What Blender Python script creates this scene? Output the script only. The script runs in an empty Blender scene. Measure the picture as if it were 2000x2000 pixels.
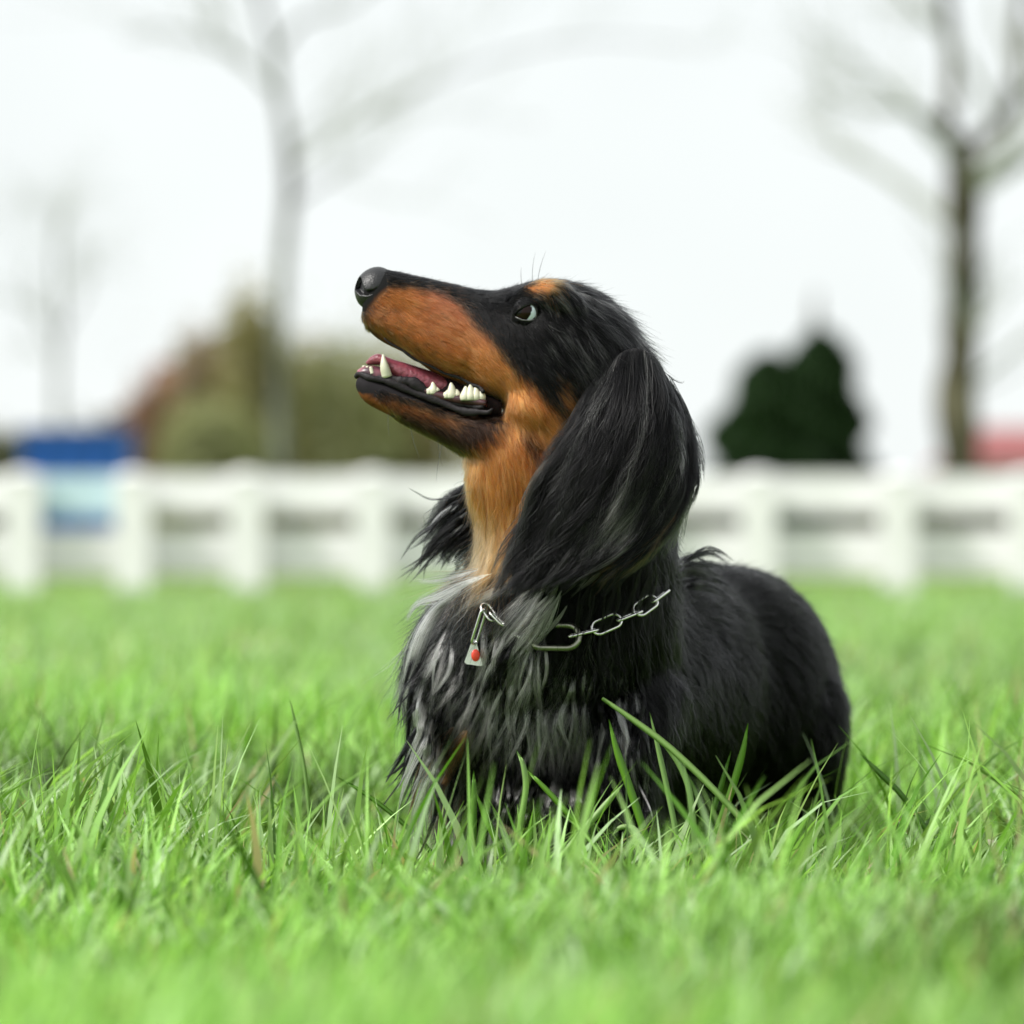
import bpy, bmesh, math, random
import numpy as np
from mathutils import Vector, Matrix
from mathutils.bvhtree import BVHTree
from mathutils.kdtree import KDTree

random.seed(7)
rng = np.random.default_rng(11)
scene = bpy.context.scene
COL = scene.collection

# ------------------------------------------------------------------ camera
# the dog stands 2.5 m in front of a lens held 0.2 m above the lawn
FPX = 8250.0                 # focal length in pixels of a 2000 pixel wide picture
D0 = 2.5                     # focus distance
CAMH = 0.20
K = D0 / FPX                 # metres per picture unit at the dog
HORIZON = 1054.0
cam = bpy.data.cameras.new('camera')
cam.sensor_width = 24.0
cam.sensor_fit = 'HORIZONTAL'
cam.lens = 24.0 * FPX / 2000.0
cam.shift_y = (HORIZON - 1000.0) / 2000.0
cam.clip_start = 0.05
cam.clip_end = 2000.0
cam.dof.use_dof = True
cam.dof.focus_distance = D0 - 0.065
cam.dof.aperture_fstop = 4.2
camo = bpy.data.objects.new('camera', cam)
camo.location = (0, 0, CAMH)
camo.rotation_euler = (math.radians(90), 0, 0)
COL.objects.link(camo)
scene.camera = camo

# ------------------------------------------------------------------ light
SUN_EL, SUN_AZ = 46.0, -112.0      # veiled sun, to the left and a little before the dog
world = bpy.data.worlds.new('World')
scene.world = world
world.use_nodes = True
nt = world.node_tree
nt.nodes.clear()
w_out = nt.nodes.new('ShaderNodeOutputWorld')
w_bg = nt.nodes.new('ShaderNodeBackground')
w_sky = nt.nodes.new('ShaderNodeTexSky')
w_sky.sky_type = 'NISHITA'
w_sky.sun_disc = False
w_sky.sun_elevation = math.radians(SUN_EL)
w_sky.sun_rotation = math.radians(SUN_AZ)
w_hs = nt.nodes.new('ShaderNodeHueSaturation')
w_hs.inputs['Saturation'].default_value = 0.25
w_mix = nt.nodes.new('ShaderNodeMix')
w_mix.data_type = 'RGBA'
w_mix.inputs[0].default_value = 0.86           # thick cloud over nearly all of the sky
w_tc = nt.nodes.new('ShaderNodeTexCoord')
w_no = nt.nodes.new('ShaderNodeTexNoise')
w_no.inputs['Scale'].default_value = 2.2
w_no.inputs['Detail'].default_value = 4.0
w_rm = nt.nodes.new('ShaderNodeValToRGB')
w_rm.color_ramp.elements[0].position = 0.3
w_rm.color_ramp.elements[0].color = (6.1, 6.5, 6.45, 1)
w_rm.color_ramp.elements[1].position = 0.72
w_rm.color_ramp.elements[1].color = (8.9, 9.05, 9.0, 1)
L = nt.links.new
L(w_tc.outputs['Generated'], w_no.inputs['Vector'])
L(w_no.outputs['Fac'], w_rm.inputs['Fac'])
L(w_sky.outputs['Color'], w_hs.inputs['Color'])
L(w_hs.outputs['Color'], w_mix.inputs[6])
L(w_rm.outputs['Color'], w_mix.inputs[7])
L(w_mix.outputs[2], w_bg.inputs['Color'])
w_bg.inputs['Strength'].default_value = 0.1
L(w_bg.outputs['Background'], w_out.inputs['Surface'])

sun = bpy.data.lights.new('sun', 'SUN')
sun.energy = 3.4
sun.angle = math.radians(12)
sun.color = (1.0, 0.97, 0.92)
suno = bpy.data.objects.new('sun', sun)
_az, _el = math.radians(SUN_AZ), math.radians(SUN_EL)
_ts = Vector((math.sin(_az) * math.cos(_el), math.cos(_az) * math.cos(_el), math.sin(_el)))
suno.rotation_euler = _ts.to_track_quat('Z', 'Y').to_euler()
suno.location = (-3, 3, 6)
COL.objects.link(suno)

vs = scene.view_settings
vs.view_transform = 'Standard'
vs.look = 'None'
vs.exposure = 0.55
vs.gamma = 1.0
vs.use_curve_mapping = False
scene.render.engine = 'CYCLES'
scene.cycles.use_denoising = True
scene.cycles.denoising_prefilter = 'ACCURATE'
scene.cycles.max_bounces = 10
scene.cycles.transparent_max_bounces = 8
scene.cycles.caustics_reflective = False
scene.cycles.caustics_refractive = False
try:
    scene.cycles_curves.shape = 'RIBBONS'
    scene.cycles_curves.subdivisions = 2
except Exception:
    pass


# ------------------------------------------------------------------ helpers
def PP(u, v, w=0.0):
    """picture units (2000 px frame, depth w in the same unit behind the focus plane) -> metres"""
    Y = D0 + w * K
    s = Y / D0
    return ((u - 1000.0) * K * s, Y, CAMH + (HORIZON - v) * K * s)


def PA(a):
    a = np.asarray(a, dtype=np.float64)
    Y = D0 + a[..., 2] * K
    s = Y / D0
    return np.stack([(a[..., 0] - 1000.0) * K * s, Y, CAMH + (HORIZON - a[..., 1]) * K * s], -1)


def UVW(p):
    p = np.asarray(p, dtype=np.float64)
    s = p[..., 1] / D0
    return np.stack([p[..., 0] / (K * s) + 1000.0, HORIZON - (p[..., 2] - CAMH) / (K * s), (p[..., 1] - D0) / K], -1)


def AT(u, v, d):
    """picture position at distance d metres -> metres"""
    return Vector(((u - 1000.0) / FPX * d, d, CAMH + (HORIZON - v) / FPX * d))


def props(o, label=None, cat=None, group=None, kind=None):
    if label: o['label'] = label
    if cat: o['category'] = cat
    if group: o['group'] = group
    if kind: o['kind'] = kind
    return o


def link(o, parent=None):
    COL.objects.link(o)
    if parent is not None:
        o.parent = parent
        o.matrix_parent_inverse = Matrix.Translation(-Vector(parent.location))
        if parent.parent is not None:
            o.matrix_parent_inverse = parent_world(parent).inverted()
    return o


def parent_world(o):
    m = Matrix.LocRotScale(o.location, o.rotation_euler, o.scale)
    while o.parent is not None:
        m = o.matrix_parent_inverse @ m
        o = o.parent
        m = Matrix.LocRotScale(o.location, o.rotation_euler, o.scale) @ m
    return m


def mesh_obj(name, verts, faces, mat, parent=None, smooth=True, cols=None):
    me = bpy.data.meshes.new(name)
    me.from_pydata([tuple(v) for v in verts], [], [tuple(f) for f in faces])
    me.validate()
    if smooth and len(me.polygons):
        me.polygons.foreach_set('use_smooth', np.ones(len(me.polygons), dtype=bool))
    if cols is not None:
        a = me.color_attributes.new('col', 'FLOAT_COLOR', 'POINT')
        a.data.foreach_set('color', np.asarray(cols, dtype=np.float32).ravel())
    me.materials.append(mat)
    o = bpy.data.objects.new(name, me)
    return link(o, parent)


def fast_mesh(name, V, F4, mat, parent=None, cols=None, smooth=True):
    """numpy quads -> mesh object"""
    me = bpy.data.meshes.new(name)
    nv, nf = len(V), len(F4)
    k = F4.shape[1]
    me.vertices.add(nv)
    me.vertices.foreach_set('co', np.ascontiguousarray(V, dtype=np.float32).ravel())
    me.loops.add(nf * k)
    me.loops.foreach_set('vertex_index', np.ascontiguousarray(F4, dtype=np.int32).ravel())
    me.polygons.add(nf)
    me.polygons.foreach_set('loop_start', np.arange(0, nf * k, k, dtype=np.int32))
    me.polygons.foreach_set('use_smooth', np.full(nf, smooth, dtype=bool))
    me.update(calc_edges=True)
    if cols is not None:
        a = me.color_attributes.new('col', 'FLOAT_COLOR', 'POINT')
        a.data.foreach_set('color', np.ascontiguousarray(cols, dtype=np.float32).ravel())
    me.materials.append(mat)
    o = bpy.data.objects.new(name, me)
    return link(o, parent)


def empty(name, loc):
    o = bpy.data.objects.new(name, None)
    o.empty_display_size = 0.05
    o.location = loc
    COL.objects.link(o)
    return o


def catmull(pts, n):
    """n samples on a Catmull-Rom curve through pts (numpy k x d)"""
    P = np.asarray(pts, dtype=np.float64)
    P = np.vstack([2 * P[0] - P[1], P, 2 * P[-1] - P[-2]])
    m = len(P) - 3
    t = np.linspace(0, m - 1e-9, n)
    i = np.floor(t).astype(int)
    f = (t - i)[:, None]
    a, b, c, d = P[i], P[i + 1], P[i + 2], P[i + 3]
    return 0.5 * ((2 * b) + (-a + c) * f + (2 * a - 5 * b + 4 * c - d) * f ** 2 + (-a + 3 * b - 3 * c + d) * f ** 3)


def tube(path, rad, n=6, cap=True):
    """verts, faces of a tube along path (m x 3) with radii"""
    P = np.asarray(path, dtype=np.float64)
    m = len(P)
    R = np.broadcast_to(np.asarray(rad, dtype=np.float64), (m,))
    T = np.gradient(P, axis=0)
    T /= np.linalg.norm(T, axis=1)[:, None] + 1e-12
    ref = np.array([0.0, 0, 1]) if abs(T[0, 2]) < 0.8 else np.array([1.0, 0, 0])
    A = np.cross(T, ref)
    A /= np.linalg.norm(A, axis=1)[:, None] + 1e-9
    for i in range(1, m):                       # keep the frame from flipping
        if A[i] @ A[i - 1] < 0:
            A[i] = -A[i]
    B = np.cross(T, A)
    th = np.linspace(0, 2 * np.pi, n, endpoint=False)
    V = P[:, None] + R[:, None, None] * (np.cos(th)[None, :, None] * A[:, None] + np.sin(th)[None, :, None] * B[:, None])
    V = V.reshape(-1, 3)
    F = []
    for i in range(m - 1):
        for j in range(n):
            j2 = (j + 1) % n
            F.append((i * n + j, i * n + j2, (i + 1) * n + j2, (i + 1) * n + j))
    if cap:
        F.append(tuple(range(n - 1, -1, -1)))
        F.append(tuple((m - 1) * n + j for j in range(n)))
    return V, F


class MB:
    def __init__(s): s.v, s.f = [], []
    def add(s, V, F):
        b = len(s.v)
        s.v.extend([tuple(x) for x in V])
        s.f.extend([tuple(i + b for i in f) for f in F])
        return s
    def box(s, c, h, rz=0.0, top=1.0):
        cx, cy, cz = c; hx, hy, hz = h
        co, si = math.cos(rz), math.sin(rz)
        V = []
        for z in (-1, 1):
            q = top if z > 0 else 1.0
            for x, y in ((-1, -1), (1, -1), (1, 1), (-1, 1)):
                X, Y = x * hx * q, y * hy * q
                V.append((cx + X * co - Y * si, cy + X * si + Y * co, cz + z * hz))
        return s.add(V, [(3, 2, 1, 0), (4, 5, 6, 7), (0, 1, 5, 4), (1, 2, 6, 5), (2, 3, 7, 6), (3, 0, 4, 7)])
    def build(s, name, mat, parent=None, smooth=False, cols=None):
        return mesh_obj(name, s.v, s.f, mat, parent, smooth, cols)


# ------------------------------------------------------------------ materials
def mat_new(name):
    m = bpy.data.materials.new(name)
    m.use_nodes = True
    t = m.node_tree
    t.nodes.clear()
    o = t.nodes.new('ShaderNodeOutputMaterial')
    return m, t, o


def mat_simple(name, col, rough=0.6, spec=0.5, metal=0.0, noise=0.0, nscale=20.0, bump=0.0, coat=0.0, col2=None, sss=0.0):
    m, t, o = mat_new(name)
    b = t.nodes.new('ShaderNodeBsdfPrincipled')
    b.inputs['Base Color'].default_value = (*col, 1)
    b.inputs['Roughness'].default_value = rough
    b.inputs['Metallic'].default_value = metal
    b.inputs['Specular IOR Level'].default_value = spec
    b.inputs['Coat Weight'].default_value = coat
    if sss:
        b.inputs['Subsurface Weight'].default_value = sss
        b.inputs['Subsurface Radius'].default_value = (0.004, 0.002, 0.001)
    if noise > 0 or col2 is not None or bump > 0:
        tc = t.nodes.new('ShaderNodeTexCoord')
        n = t.nodes.new('ShaderNodeTexNoise')
        n.inputs['Scale'].default_value = nscale
        n.inputs['Detail'].default_value = 5
        t.links.new(tc.outputs['Object'], n.inputs['Vector'])
        if col2 is None:
            col2 = tuple(c * (1 - noise) for c in col)
        mx = t.nodes.new('ShaderNodeMix'); mx.data_type = 'RGBA'
        mr = t.nodes.new('ShaderNodeMapRange')
        mr.inputs[1].default_value = 0.35; mr.inputs[2].default_value = 0.65
        t.links.new(n.outputs['Fac'], mr.inputs[0])
        t.links.new(mr.outputs[0], mx.inputs[0])
        mx.inputs[6].default_value = (*col, 1)
        mx.inputs[7].default_value = (*col2, 1)
        t.links.new(mx.outputs[2], b.inputs['Base Color'])
        if bump > 0:
            bp = t.nodes.new('ShaderNodeBump')
            bp.inputs['Strength'].default_value = bump
            bp.inputs['Distance'].default_value = 0.002
            t.links.new(n.outputs['Fac'], bp.inputs['Height'])
            t.links.new(bp.outputs['Normal'], b.inputs['Normal'])
    t.links.new(b.outputs[0], o.inputs['Surface'])
    return m


def mat_attr(name, rough=0.6, spec=0.4, translucent=0.0, tcol=1.0):
    m, t, o = mat_new(name)
    a = t.nodes.new('ShaderNodeAttribute'); a.attribute_name = 'col'
    b = t.nodes.new('ShaderNodeBsdfPrincipled')
    b.inputs['Roughness'].default_value = rough
    b.inputs['Specular IOR Level'].default_value = spec
    t.links.new(a.outputs['Color'], b.inputs['Base Color'])
    if translucent > 0:
        tr = t.nodes.new('ShaderNodeBsdfTranslucent')
        mu = t.nodes.new('ShaderNodeMix'); mu.data_type = 'RGBA'; mu.blend_type = 'MULTIPLY'
        mu.inputs[0].default_value = 1.0
        mu.inputs[7].default_value = (tcol * 1.05, tcol * 1.1, tcol * 0.55, 1)
        t.links.new(a.outputs['Color'], mu.inputs[6])
        t.links.new(mu.outputs[2], tr.inputs['Color'])
        ms = t.nodes.new('ShaderNodeMixShader')
        ms.inputs[0].default_value = translucent
        t.links.new(b.outputs[0], ms.inputs[1])
        t.links.new(tr.outputs[0], ms.inputs[2])
        t.links.new(ms.outputs[0], o.inputs['Surface'])
    else:
        t.links.new(b.outputs[0], o.inputs['Surface'])
    return m


def mat_hair(name, rough=0.3, radial=0.45, coat=0.0, ior=1.5):
    m, t, o = mat_new(name)
    a = t.nodes.new('ShaderNodeAttribute'); a.attribute_name = 'col'
    h = t.nodes.new('ShaderNodeBsdfHairPrincipled')
    h.model = 'CHIANG'
    h.parametrization = 'COLOR'
    h.inputs['Roughness'].default_value = rough
    h.inputs['Radial Roughness'].default_value = radial
    h.inputs['Coat'].default_value = coat
    h.inputs['IOR'].default_value = ior
    h.inputs['Random Roughness'].default_value = 0.2
    t.links.new(a.outputs['Color'], h.inputs['Color'])
    t.links.new(h.outputs[0], o.inputs['Surface'])
    return m


M_fur = mat_hair('fur', 0.22, 0.45, ior=1.22)
M_gloss = mat_hair('glossy_coat', 0.13, 0.35, ior=1.24)
M_silk = mat_hair('silky_hair', 0.18, 0.4, ior=1.22)
M_skin = mat_attr('skin', 0.75, 0.15)
M_grass = mat_attr('grass_blade', 0.42, 0.45, 0.38, 1.25)


# ------------------------------------------------------------------ setting: lawn
def ground_h(x, y):
    return 0.006 * np.sin(x * 5.1 + 1.3) * np.cos(y * 3.7) + 0.004 * np.sin(x * 11 + y * 7)


def build_ground():
    m, t, o = mat_new('lawn_soil')
    b = t.nodes.new('ShaderNodeBsdfPrincipled')
    b.inputs['Roughness'].default_value = 0.95
    b.inputs['Specular IOR Level'].default_value = 0.1
    tc = t.nodes.new('ShaderNodeTexCoord')
    n1 = t.nodes.new('ShaderNodeTexNoise'); n1.inputs['Scale'].default_value = 3.0; n1.inputs['Detail'].default_value = 6
    n2 = t.nodes.new('ShaderNodeTexNoise'); n2.inputs['Scale'].default_value = 60.0; n2.inputs['Detail'].default_value = 4
    mx = t.nodes.new('ShaderNodeMix'); mx.data_type = 'RGBA'
    mx.inputs[6].default_value = (0.14, 0.24, 0.04, 1)
    mx.inputs[7].default_value = (0.24, 0.36, 0.09, 1)
    mx2 = t.nodes.new('ShaderNodeMix'); mx2.data_type = 'RGBA'; mx2.blend_type = 'MULTIPLY'; mx2.inputs[0].default_value = 0.6
    t.links.new(tc.outputs['Object'], n1.inputs['Vector']); t.links.new(tc.outputs['Object'], n2.inputs['Vector'])
    t.links.new(n1.outputs['Fac'], mx.inputs[0]); t.links.new(mx.outputs[2], mx2.inputs[6]); t.links.new(n2.outputs['Color'], mx2.inputs[7])
    t.links.new(mx2.outputs[2], b.inputs['Base Color'])
    t.links.new(b.outputs[0], o.inputs['Surface'])
    xs = np.concatenate([[-600, -120, -30, -8], np.linspace(-3, 3, 61), [8, 30, 120, 600]])
    ys = np.concatenate([[-40, -5, -1], np.linspace(0, 6, 61), [8, 11, 15, 20, 30, 60, 150, 400, 900]])
    X, Y = np.meshgrid(xs, ys)
    Z = ground_h(X, Y) * (np.abs(X) < 3.2) * (Y < 7) * (Y > -0.5)
    V = np.stack([X, Y, Z], -1).reshape(-1, 3)
    nx = len(xs)
    F = np.array([(j * nx + i, j * nx + i + 1, (j + 1) * nx + i + 1, (j + 1) * nx + i) for j in range(len(ys) - 1) for i in range(nx - 1)])
    g = fast_mesh('ground', V, F, m)
    props(g, 'green lawn stretching from the camera past the white fence', 'lawn', kind='structure')


build_ground()


def blade_mesh(base, h, width, lean_dir, lean, curl, face, nseg, cols):
    """many grass blades as quads; arrays of length n"""
    n = len(h)
    t = np.linspace(0, 1, nseg + 1)
    c = h[:, None] * (t[None] - 0.25 * (lean[:, None] ** 2) * t[None] ** 2)          # height
    out = h[:, None] * (lean[:, None] * t[None] + curl[:, None] * t[None] ** 2.4)
    c = c - h[:, None] * 0.45 * curl[:, None] ** 2 * t[None] ** 3
    ctr = np.stack([base[:, 0, None] + out * np.cos(lean_dir)[:, None],
                    base[:, 1, None] + out * np.sin(lean_dir)[:, None],
                    base[:, 2, None] + c], -1)
    wprof = np.clip(1.0 - t ** 2.2, 0.04, 1) * (0.7 + 0.3 * np.minimum(1, t * 4))
    wd = 0.5 * width[:, None] * wprof[None]
    side = np.stack([np.cos(face), np.sin(face), np.zeros(n)], -1)
    L_ = ctr - side[:, None] * wd[..., None]
    R_ = ctr + side[:, None] * wd[..., None]
    V = np.stack([L_, R_], 2).reshape(n, -1, 3)
    m = (nseg + 1) * 2
    idx = np.arange(n)[:, None, None] * m
    q = np.array([[2 * i, 2 * i + 1, 2 * i + 3, 2 * i + 2] for i in range(nseg)])
    F = (q[None] + idx).reshape(-1, 4)
    C = np.repeat(cols[:, None], m, 1)
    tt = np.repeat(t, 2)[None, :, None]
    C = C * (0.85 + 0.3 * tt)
    C = np.concatenate([C, np.ones((n, m, 1))], -1)
    return V.reshape(-1, 3), F, C.reshape(-1, 4)


def lump(x, y, s, seed):
    r = np.random.default_rng(seed)
    z = np.zeros_like(x)
    for _ in range(7):
        a = r.uniform(0, 2 * np.pi); f = s * r.uniform(0.5, 1.8)
        z += np.sin((x * np.cos(a) + y * np.sin(a)) * f + r.uniform(0, 6.28))
    return z / 7 * 1.6


DOG_AX = np.array([[PP(1040, 1500, 60)[0], PP(1040, 1500, 60)[1]], [PP(1450, 1500, 1050)[0], PP(1450, 1500, 1050)[1]]])


def near_axis(x, y):
    a, b = DOG_AX
    d = b - a
    t = np.clip(((x - a[0]) * d[0] + (y - a[1]) * d[1]) / (d @ d), 0, 1)
    return np.hypot(x - a[0] - t * d[0], y - a[1] - t * d[1])


def grass_cols(n, x, y, pale=0.10):
    k = rng.uniform(0, 1, (n, 1))
    a = np.array([0.090, 0.225, 0.020]); b = np.array([0.33, 0.54, 0.16])
    c = a * (1 - k) + b * k
    c *= np.exp(0.30 * lump(x, y, 7, 3) + 0.20 * lump(x, y, 2.6, 33) + 0.42 * rng.normal(0, 1, n))[:, None].clip(0.25, 1.5)
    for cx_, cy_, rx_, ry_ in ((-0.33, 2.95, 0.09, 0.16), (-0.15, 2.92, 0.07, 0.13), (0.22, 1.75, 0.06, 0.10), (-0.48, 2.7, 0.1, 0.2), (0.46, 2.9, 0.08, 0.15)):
        c *= (1 - 0.80 * np.exp(-((x - cx_) / rx_) ** 2 - ((y - cy_) / ry_) ** 2))[:, None]      # shaded hollows in the sward, darkened in the blade colour
    dry = np.exp(-((x + 0.13) / 0.11) ** 2 - ((y - 2.42) / 0.10) ** 2) + np.exp(-((x - 0.29) / 0.07) ** 2 - ((y - 2.55) / 0.10) ** 2)
    p = rng.uniform(0, 1, n) < 0.45 * dry + pale * (1 + 1.2 * lump(x, y, 6, 9))
    c[p] = np.array([0.40, 0.56, 0.30]) * rng.uniform(0.75, 1.1, (p.sum(), 1))
    s = rng.uniform(0, 1, n) < 0.030
    c[s] = np.array([0.5, 0.42, 0.25]) * rng.uniform(0.6, 1.1, (s.sum(), 1))
    return np.clip(c, 0.01, 0.8)


def build_grass():
    Vs, Fs, Cs, off = [], [], [], 0

    def batch(x, y, h, wd, nseg, pale):
        nonlocal off
        n = len(x)
        z = ground_h(x, y) * (y < 7) - 0.002
        ld = rng.uniform(0, 2 * np.pi, n)
        tuft = lump(x, y, 14, 5)
        ld = np.where(rng.uniform(0, 1, n) < 0.5, tuft * 2.5 + rng.normal(0, 0.6, n), ld)
        lean = np.abs(rng.normal(0.22, 0.28, n)).clip(0, 1.2)
        curl = np.abs(rng.normal(0.22, 0.26, n)).clip(0, 1.0)
        face = rng.normal(0, 0.9, n)
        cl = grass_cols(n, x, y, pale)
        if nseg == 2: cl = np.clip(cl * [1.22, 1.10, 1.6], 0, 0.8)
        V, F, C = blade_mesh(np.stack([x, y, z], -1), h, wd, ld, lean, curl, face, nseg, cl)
        Vs.append(V); Fs.append(F + off); Cs.append(C); off += len(V)

    # dense sward round the dog and towards the camera
    n = 56000
    y = 1.08 + (4.3 - 1.08) * rng.uniform(0, 1, n) ** 1.05
    half = np.where(rng.uniform(0, 1, n) < 0.80, 0.16 + 0.135 * y, 1.0)
    x = rng.uniform(-1, 1, n) * half
    h = 0.047 * np.exp(rng.normal(0, 0.36, n)) * (1 + 0.40 * lump(x, y, 5, 21))
    tall = rng.uniform(0, 1, n) < 0.045
    h[tall] *= rng.uniform(1.3, 1.9, tall.sum())
    h = h.clip(0.012, 0.10)
    nd = near_axis(x, y)
    front = (np.abs(x - 0.07) < 0.24) & (y > 2.1) & (y < 2.9)
    h = np.where(front & ~tall, np.minimum(h * 0.50, 0.03), h)
    h = np.where(nd < 0.075, np.minimum(h, 0.03), h)
    # in front of the lens nothing may stand taller than the bottom of the view
    lim = CAMH - y * (1950 - HORIZON) / FPX + 0.012 + 0.10 * np.clip(y - 1.5, 0, 1)
    h = np.where(y < 2.0, np.minimum(h, np.maximum(lim, 0.02)), h)
    wd = 0.0014 + 0.0050 * rng.uniform(0, 1, n) ** 1.3
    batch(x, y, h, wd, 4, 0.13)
    # upright blades standing close before and under the dog
    n = 420
    x = rng.uniform(-0.20, 0.27, n); y = 2.30 + 0.0 * x + rng.uniform(0, 0.17, n) + np.clip(x - 0.1, 0, 1) * 1.2 * rng.uniform(0, 1, n)
    h = rng.uniform(0.032, 0.066, n)
    h = np.where(near_axis(x, y) < 0.075, np.minimum(h, 0.03), h)
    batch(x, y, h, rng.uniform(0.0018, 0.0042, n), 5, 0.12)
    # middle distance
    n = 46000
    y = 4.3 + (16.0 - 4.3) * rng.uniform(0, 1, n) ** 1.3
    half = np.where(rng.uniform(0, 1, n) < 0.6, 0.2 + 0.14 * y, 4.0)
    x = rng.uniform(-1, 1, n) * half
    h = 0.036 * np.exp(rng.normal(0, 0.3, n)) * (1 + 0.3 * lump(x, y, 3, 22))
    batch(x, y, h.clip(0.012, 0.08), rng.uniform(0.004, 0.008, n), 2, 0.12)
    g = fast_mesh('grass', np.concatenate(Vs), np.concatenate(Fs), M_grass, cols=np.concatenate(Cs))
    props(g, 'dense bright green lawn grass around and before the dog', 'grass', kind='stuff')


build_grass()

# ------------------------------------------------------------------ single blades that stand out
def hero_blade(label, pts, width, colr, tip=0.05):
    """pts from tip to root: (u, v, w)"""
    A = catmull(np.array(pts, float), 16)
    P = PA(A)
    t = np.linspace(0, 1, 16)
    T = np.gradient(P, axis=0); T /= np.linalg.norm(T, axis=1)[:, None]
    sd = np.cross(T, np.array([0.25, -1.0, 0.1])); sd /= np.linalg.norm(sd, axis=1)[:, None]
    nn = np.cross(sd, T)
    wd = width * K * 0.5 * np.clip(tip + (1 - tip) * np.minimum(1, t * 3.2) ** 0.8, 0, 1) * (1 - 0.25 * np.clip(t - 0.7, 0, 1))
    V = np.stack([P - sd * wd[:, None], P + nn * wd[:, None] * 0.14, P + sd * wd[:, None], P - nn * wd[:, None] * 0.02 + nn * 0.00015], 1).reshape(-1, 3)
    F = []
    for i in range(15):
        for j in range(4):
            j2 = (j + 1) % 4
            F.append((i * 4 + j, i * 4 + j2, (i + 1) * 4 + j2, (i + 1) * 4 + j))
    F += [(0, 1, 2, 3), (60, 63, 62, 61)]
    c = np.repeat(np.array([[*colr, 1.0]]), len(V), 0)
    o = mesh_obj('grass_blade', V, F, M_grass, None, True, c)
    props(o, label, 'grass blade', 'tall grass blades near the dog')


G1, G2, G3 = (0.15, 0.34, 0.03), (0.27, 0.44, 0.14), (0.10, 0.24, 0.025)
hero_blade('long broad grass blade slanting out of focus across the dog flank', [(1176, 1364, -330), (1235, 1405, -330), (1310, 1462, -335), (1400, 1548, -345), (1500, 1660, -360), (1560, 1745, -370)], 13, (0.26, 0.42, 0.12), 0.5)
hero_blade('upright bright blade with sharp tip before the dark flank', [(1461, 1412, -60), (1450, 1470, -60), (1430, 1540, -62), (1395, 1640, -66), (1375, 1730, -70)], 15, G1)
hero_blade('shorter thin blade just beside the upright bright flank blade', [(1428, 1466, -40), (1410, 1530, -40), (1390, 1600, -42), (1375, 1720, -46)], 11, G3)
hero_blade('pale tall thin blade rising under the slanting broad blade', [(1269, 1392, -150), (1285, 1460, -150), (1303, 1540, -152), (1325, 1650, -156), (1340, 1750, -160)], 11, G2)
hero_blade('pale blade arching to the side beside the tall thin one', [(1262, 1428, -170), (1300, 1455, -168), (1335, 1510, -165), (1352, 1580, -165), (1362, 1740, -165)], 12, G2)
hero_blade('broad sharp blade leaning before the dog foreleg', [(1189, 1405, -170), (1206, 1470, -170), (1232, 1545, -172), (1262, 1640, -176), (1280, 1740, -180)], 16, G1)
hero_blade('blade leaning the other way across the foreleg', [(1218, 1530, -220), (1180, 1575, -222), (1120, 1645, -226), (1050, 1735, -230)], 13, G2)
hero_blade('bent pale blade standing before the chest ruff', [(1008, 1465, -190), (1022, 1495, -190), (1027, 1540, -190), (1018, 1600, -190), (1000, 1720, -190)], 12, G2)
hero_blade('long green blade leaning from the bent pale blade', [(1024, 1500, -185), (1060, 1535, -188), (1110, 1590, -190), (1160, 1650, -195), (1210, 1740, -200)], 12, G1)
hero_blade('straight green blade at the bottom of the ruff', [(925, 1505, -170), (926, 1550, -170), (925, 1620, -172), (920, 1725, -175)], 12, G3)
hero_blade('green blade leaning away from the straight ruff blade', [(928, 1545, -165), (950, 1600, -165), (975, 1655, -168), (1000, 1730, -170)], 14, G1)
hero_blade('thin dark stalk slanting towards the dog chest', [(656, 1516, -60), (700, 1542, -60), (760, 1585, -62), (830, 1650, -66), (890, 1735, -70)], 9, G3)
hero_blade('dark blade with blunt cut top standing apart from the dog', [(435, 1592, -40), (428, 1630, -40), (415, 1690, -42), (398, 1770, -46)], 17, G3, 0.85)
hero_blade('slim blade beside the blunt cut one', [(375, 1553, -30), (366, 1600, -30), (352, 1680, -32), (338, 1760, -36)], 13, G1)
hero_blade('tall pale out of focus blade at the outer side', [(246, 1440, 420), (225, 1510, 420), (205, 1580, 420), (180, 1690, 420)], 20, G2)
hero_blade('very thin pale stalk standing tall and alone on the lawn', [(566, 1365, 160), (580, 1430, 160), (596, 1510, 160), (612, 1680, 160)], 8, G2)
hero_blade('dark green blade leaning past the dog rump', [(1680, 1472, 60), (1720, 1512, 60), (1765, 1558, 60), (1830, 1650, 60)], 12, G3)
hero_blade('arched pale blade with drooping tip under the flank', [(1196, 1632, -210), (1212, 1616, -210), (1240, 1620, -210), (1258, 1655, -210), (1262, 1740, -210)], 11, (0.35, 0.5, 0.2))


# a daisy far behind in the lawn and scraps of dry leaf near the dog
M_petal = mat_simple('white_petal', (0.86, 0.87, 0.84), 0.6)
M_yolk = mat_simple('yellow_disc', (0.70, 0.45, 0.05), 0.8)
M_stem = mat_simple('flower_stem', (0.12, 0.25, 0.04), 0.6)
M_dry = mat_simple('dry_leaf', (0.62, 0.58, 0.46), 0.7, noise=0.3, nscale=90)
dx, dy = (30 - 1000) / FPX * 5.3, 5.3
dz = CAMH + (HORIZON - 1368) / FPX * 5.3 + 0.055
fl = empty('daisy', (dx, dy, 0))
props(fl, 'small white daisy alone in the far lawn beside the fence posts', 'flower')
V, F = tube(np.array([[dx, dy, -0.005], [dx + 0.002, dy, dz * 0.5], [dx, dy, dz]]), [0.0012, 0.001, 0.001], 6)
mesh_obj('stem', V, F, M_stem, fl)
V = []; F = []
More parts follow.
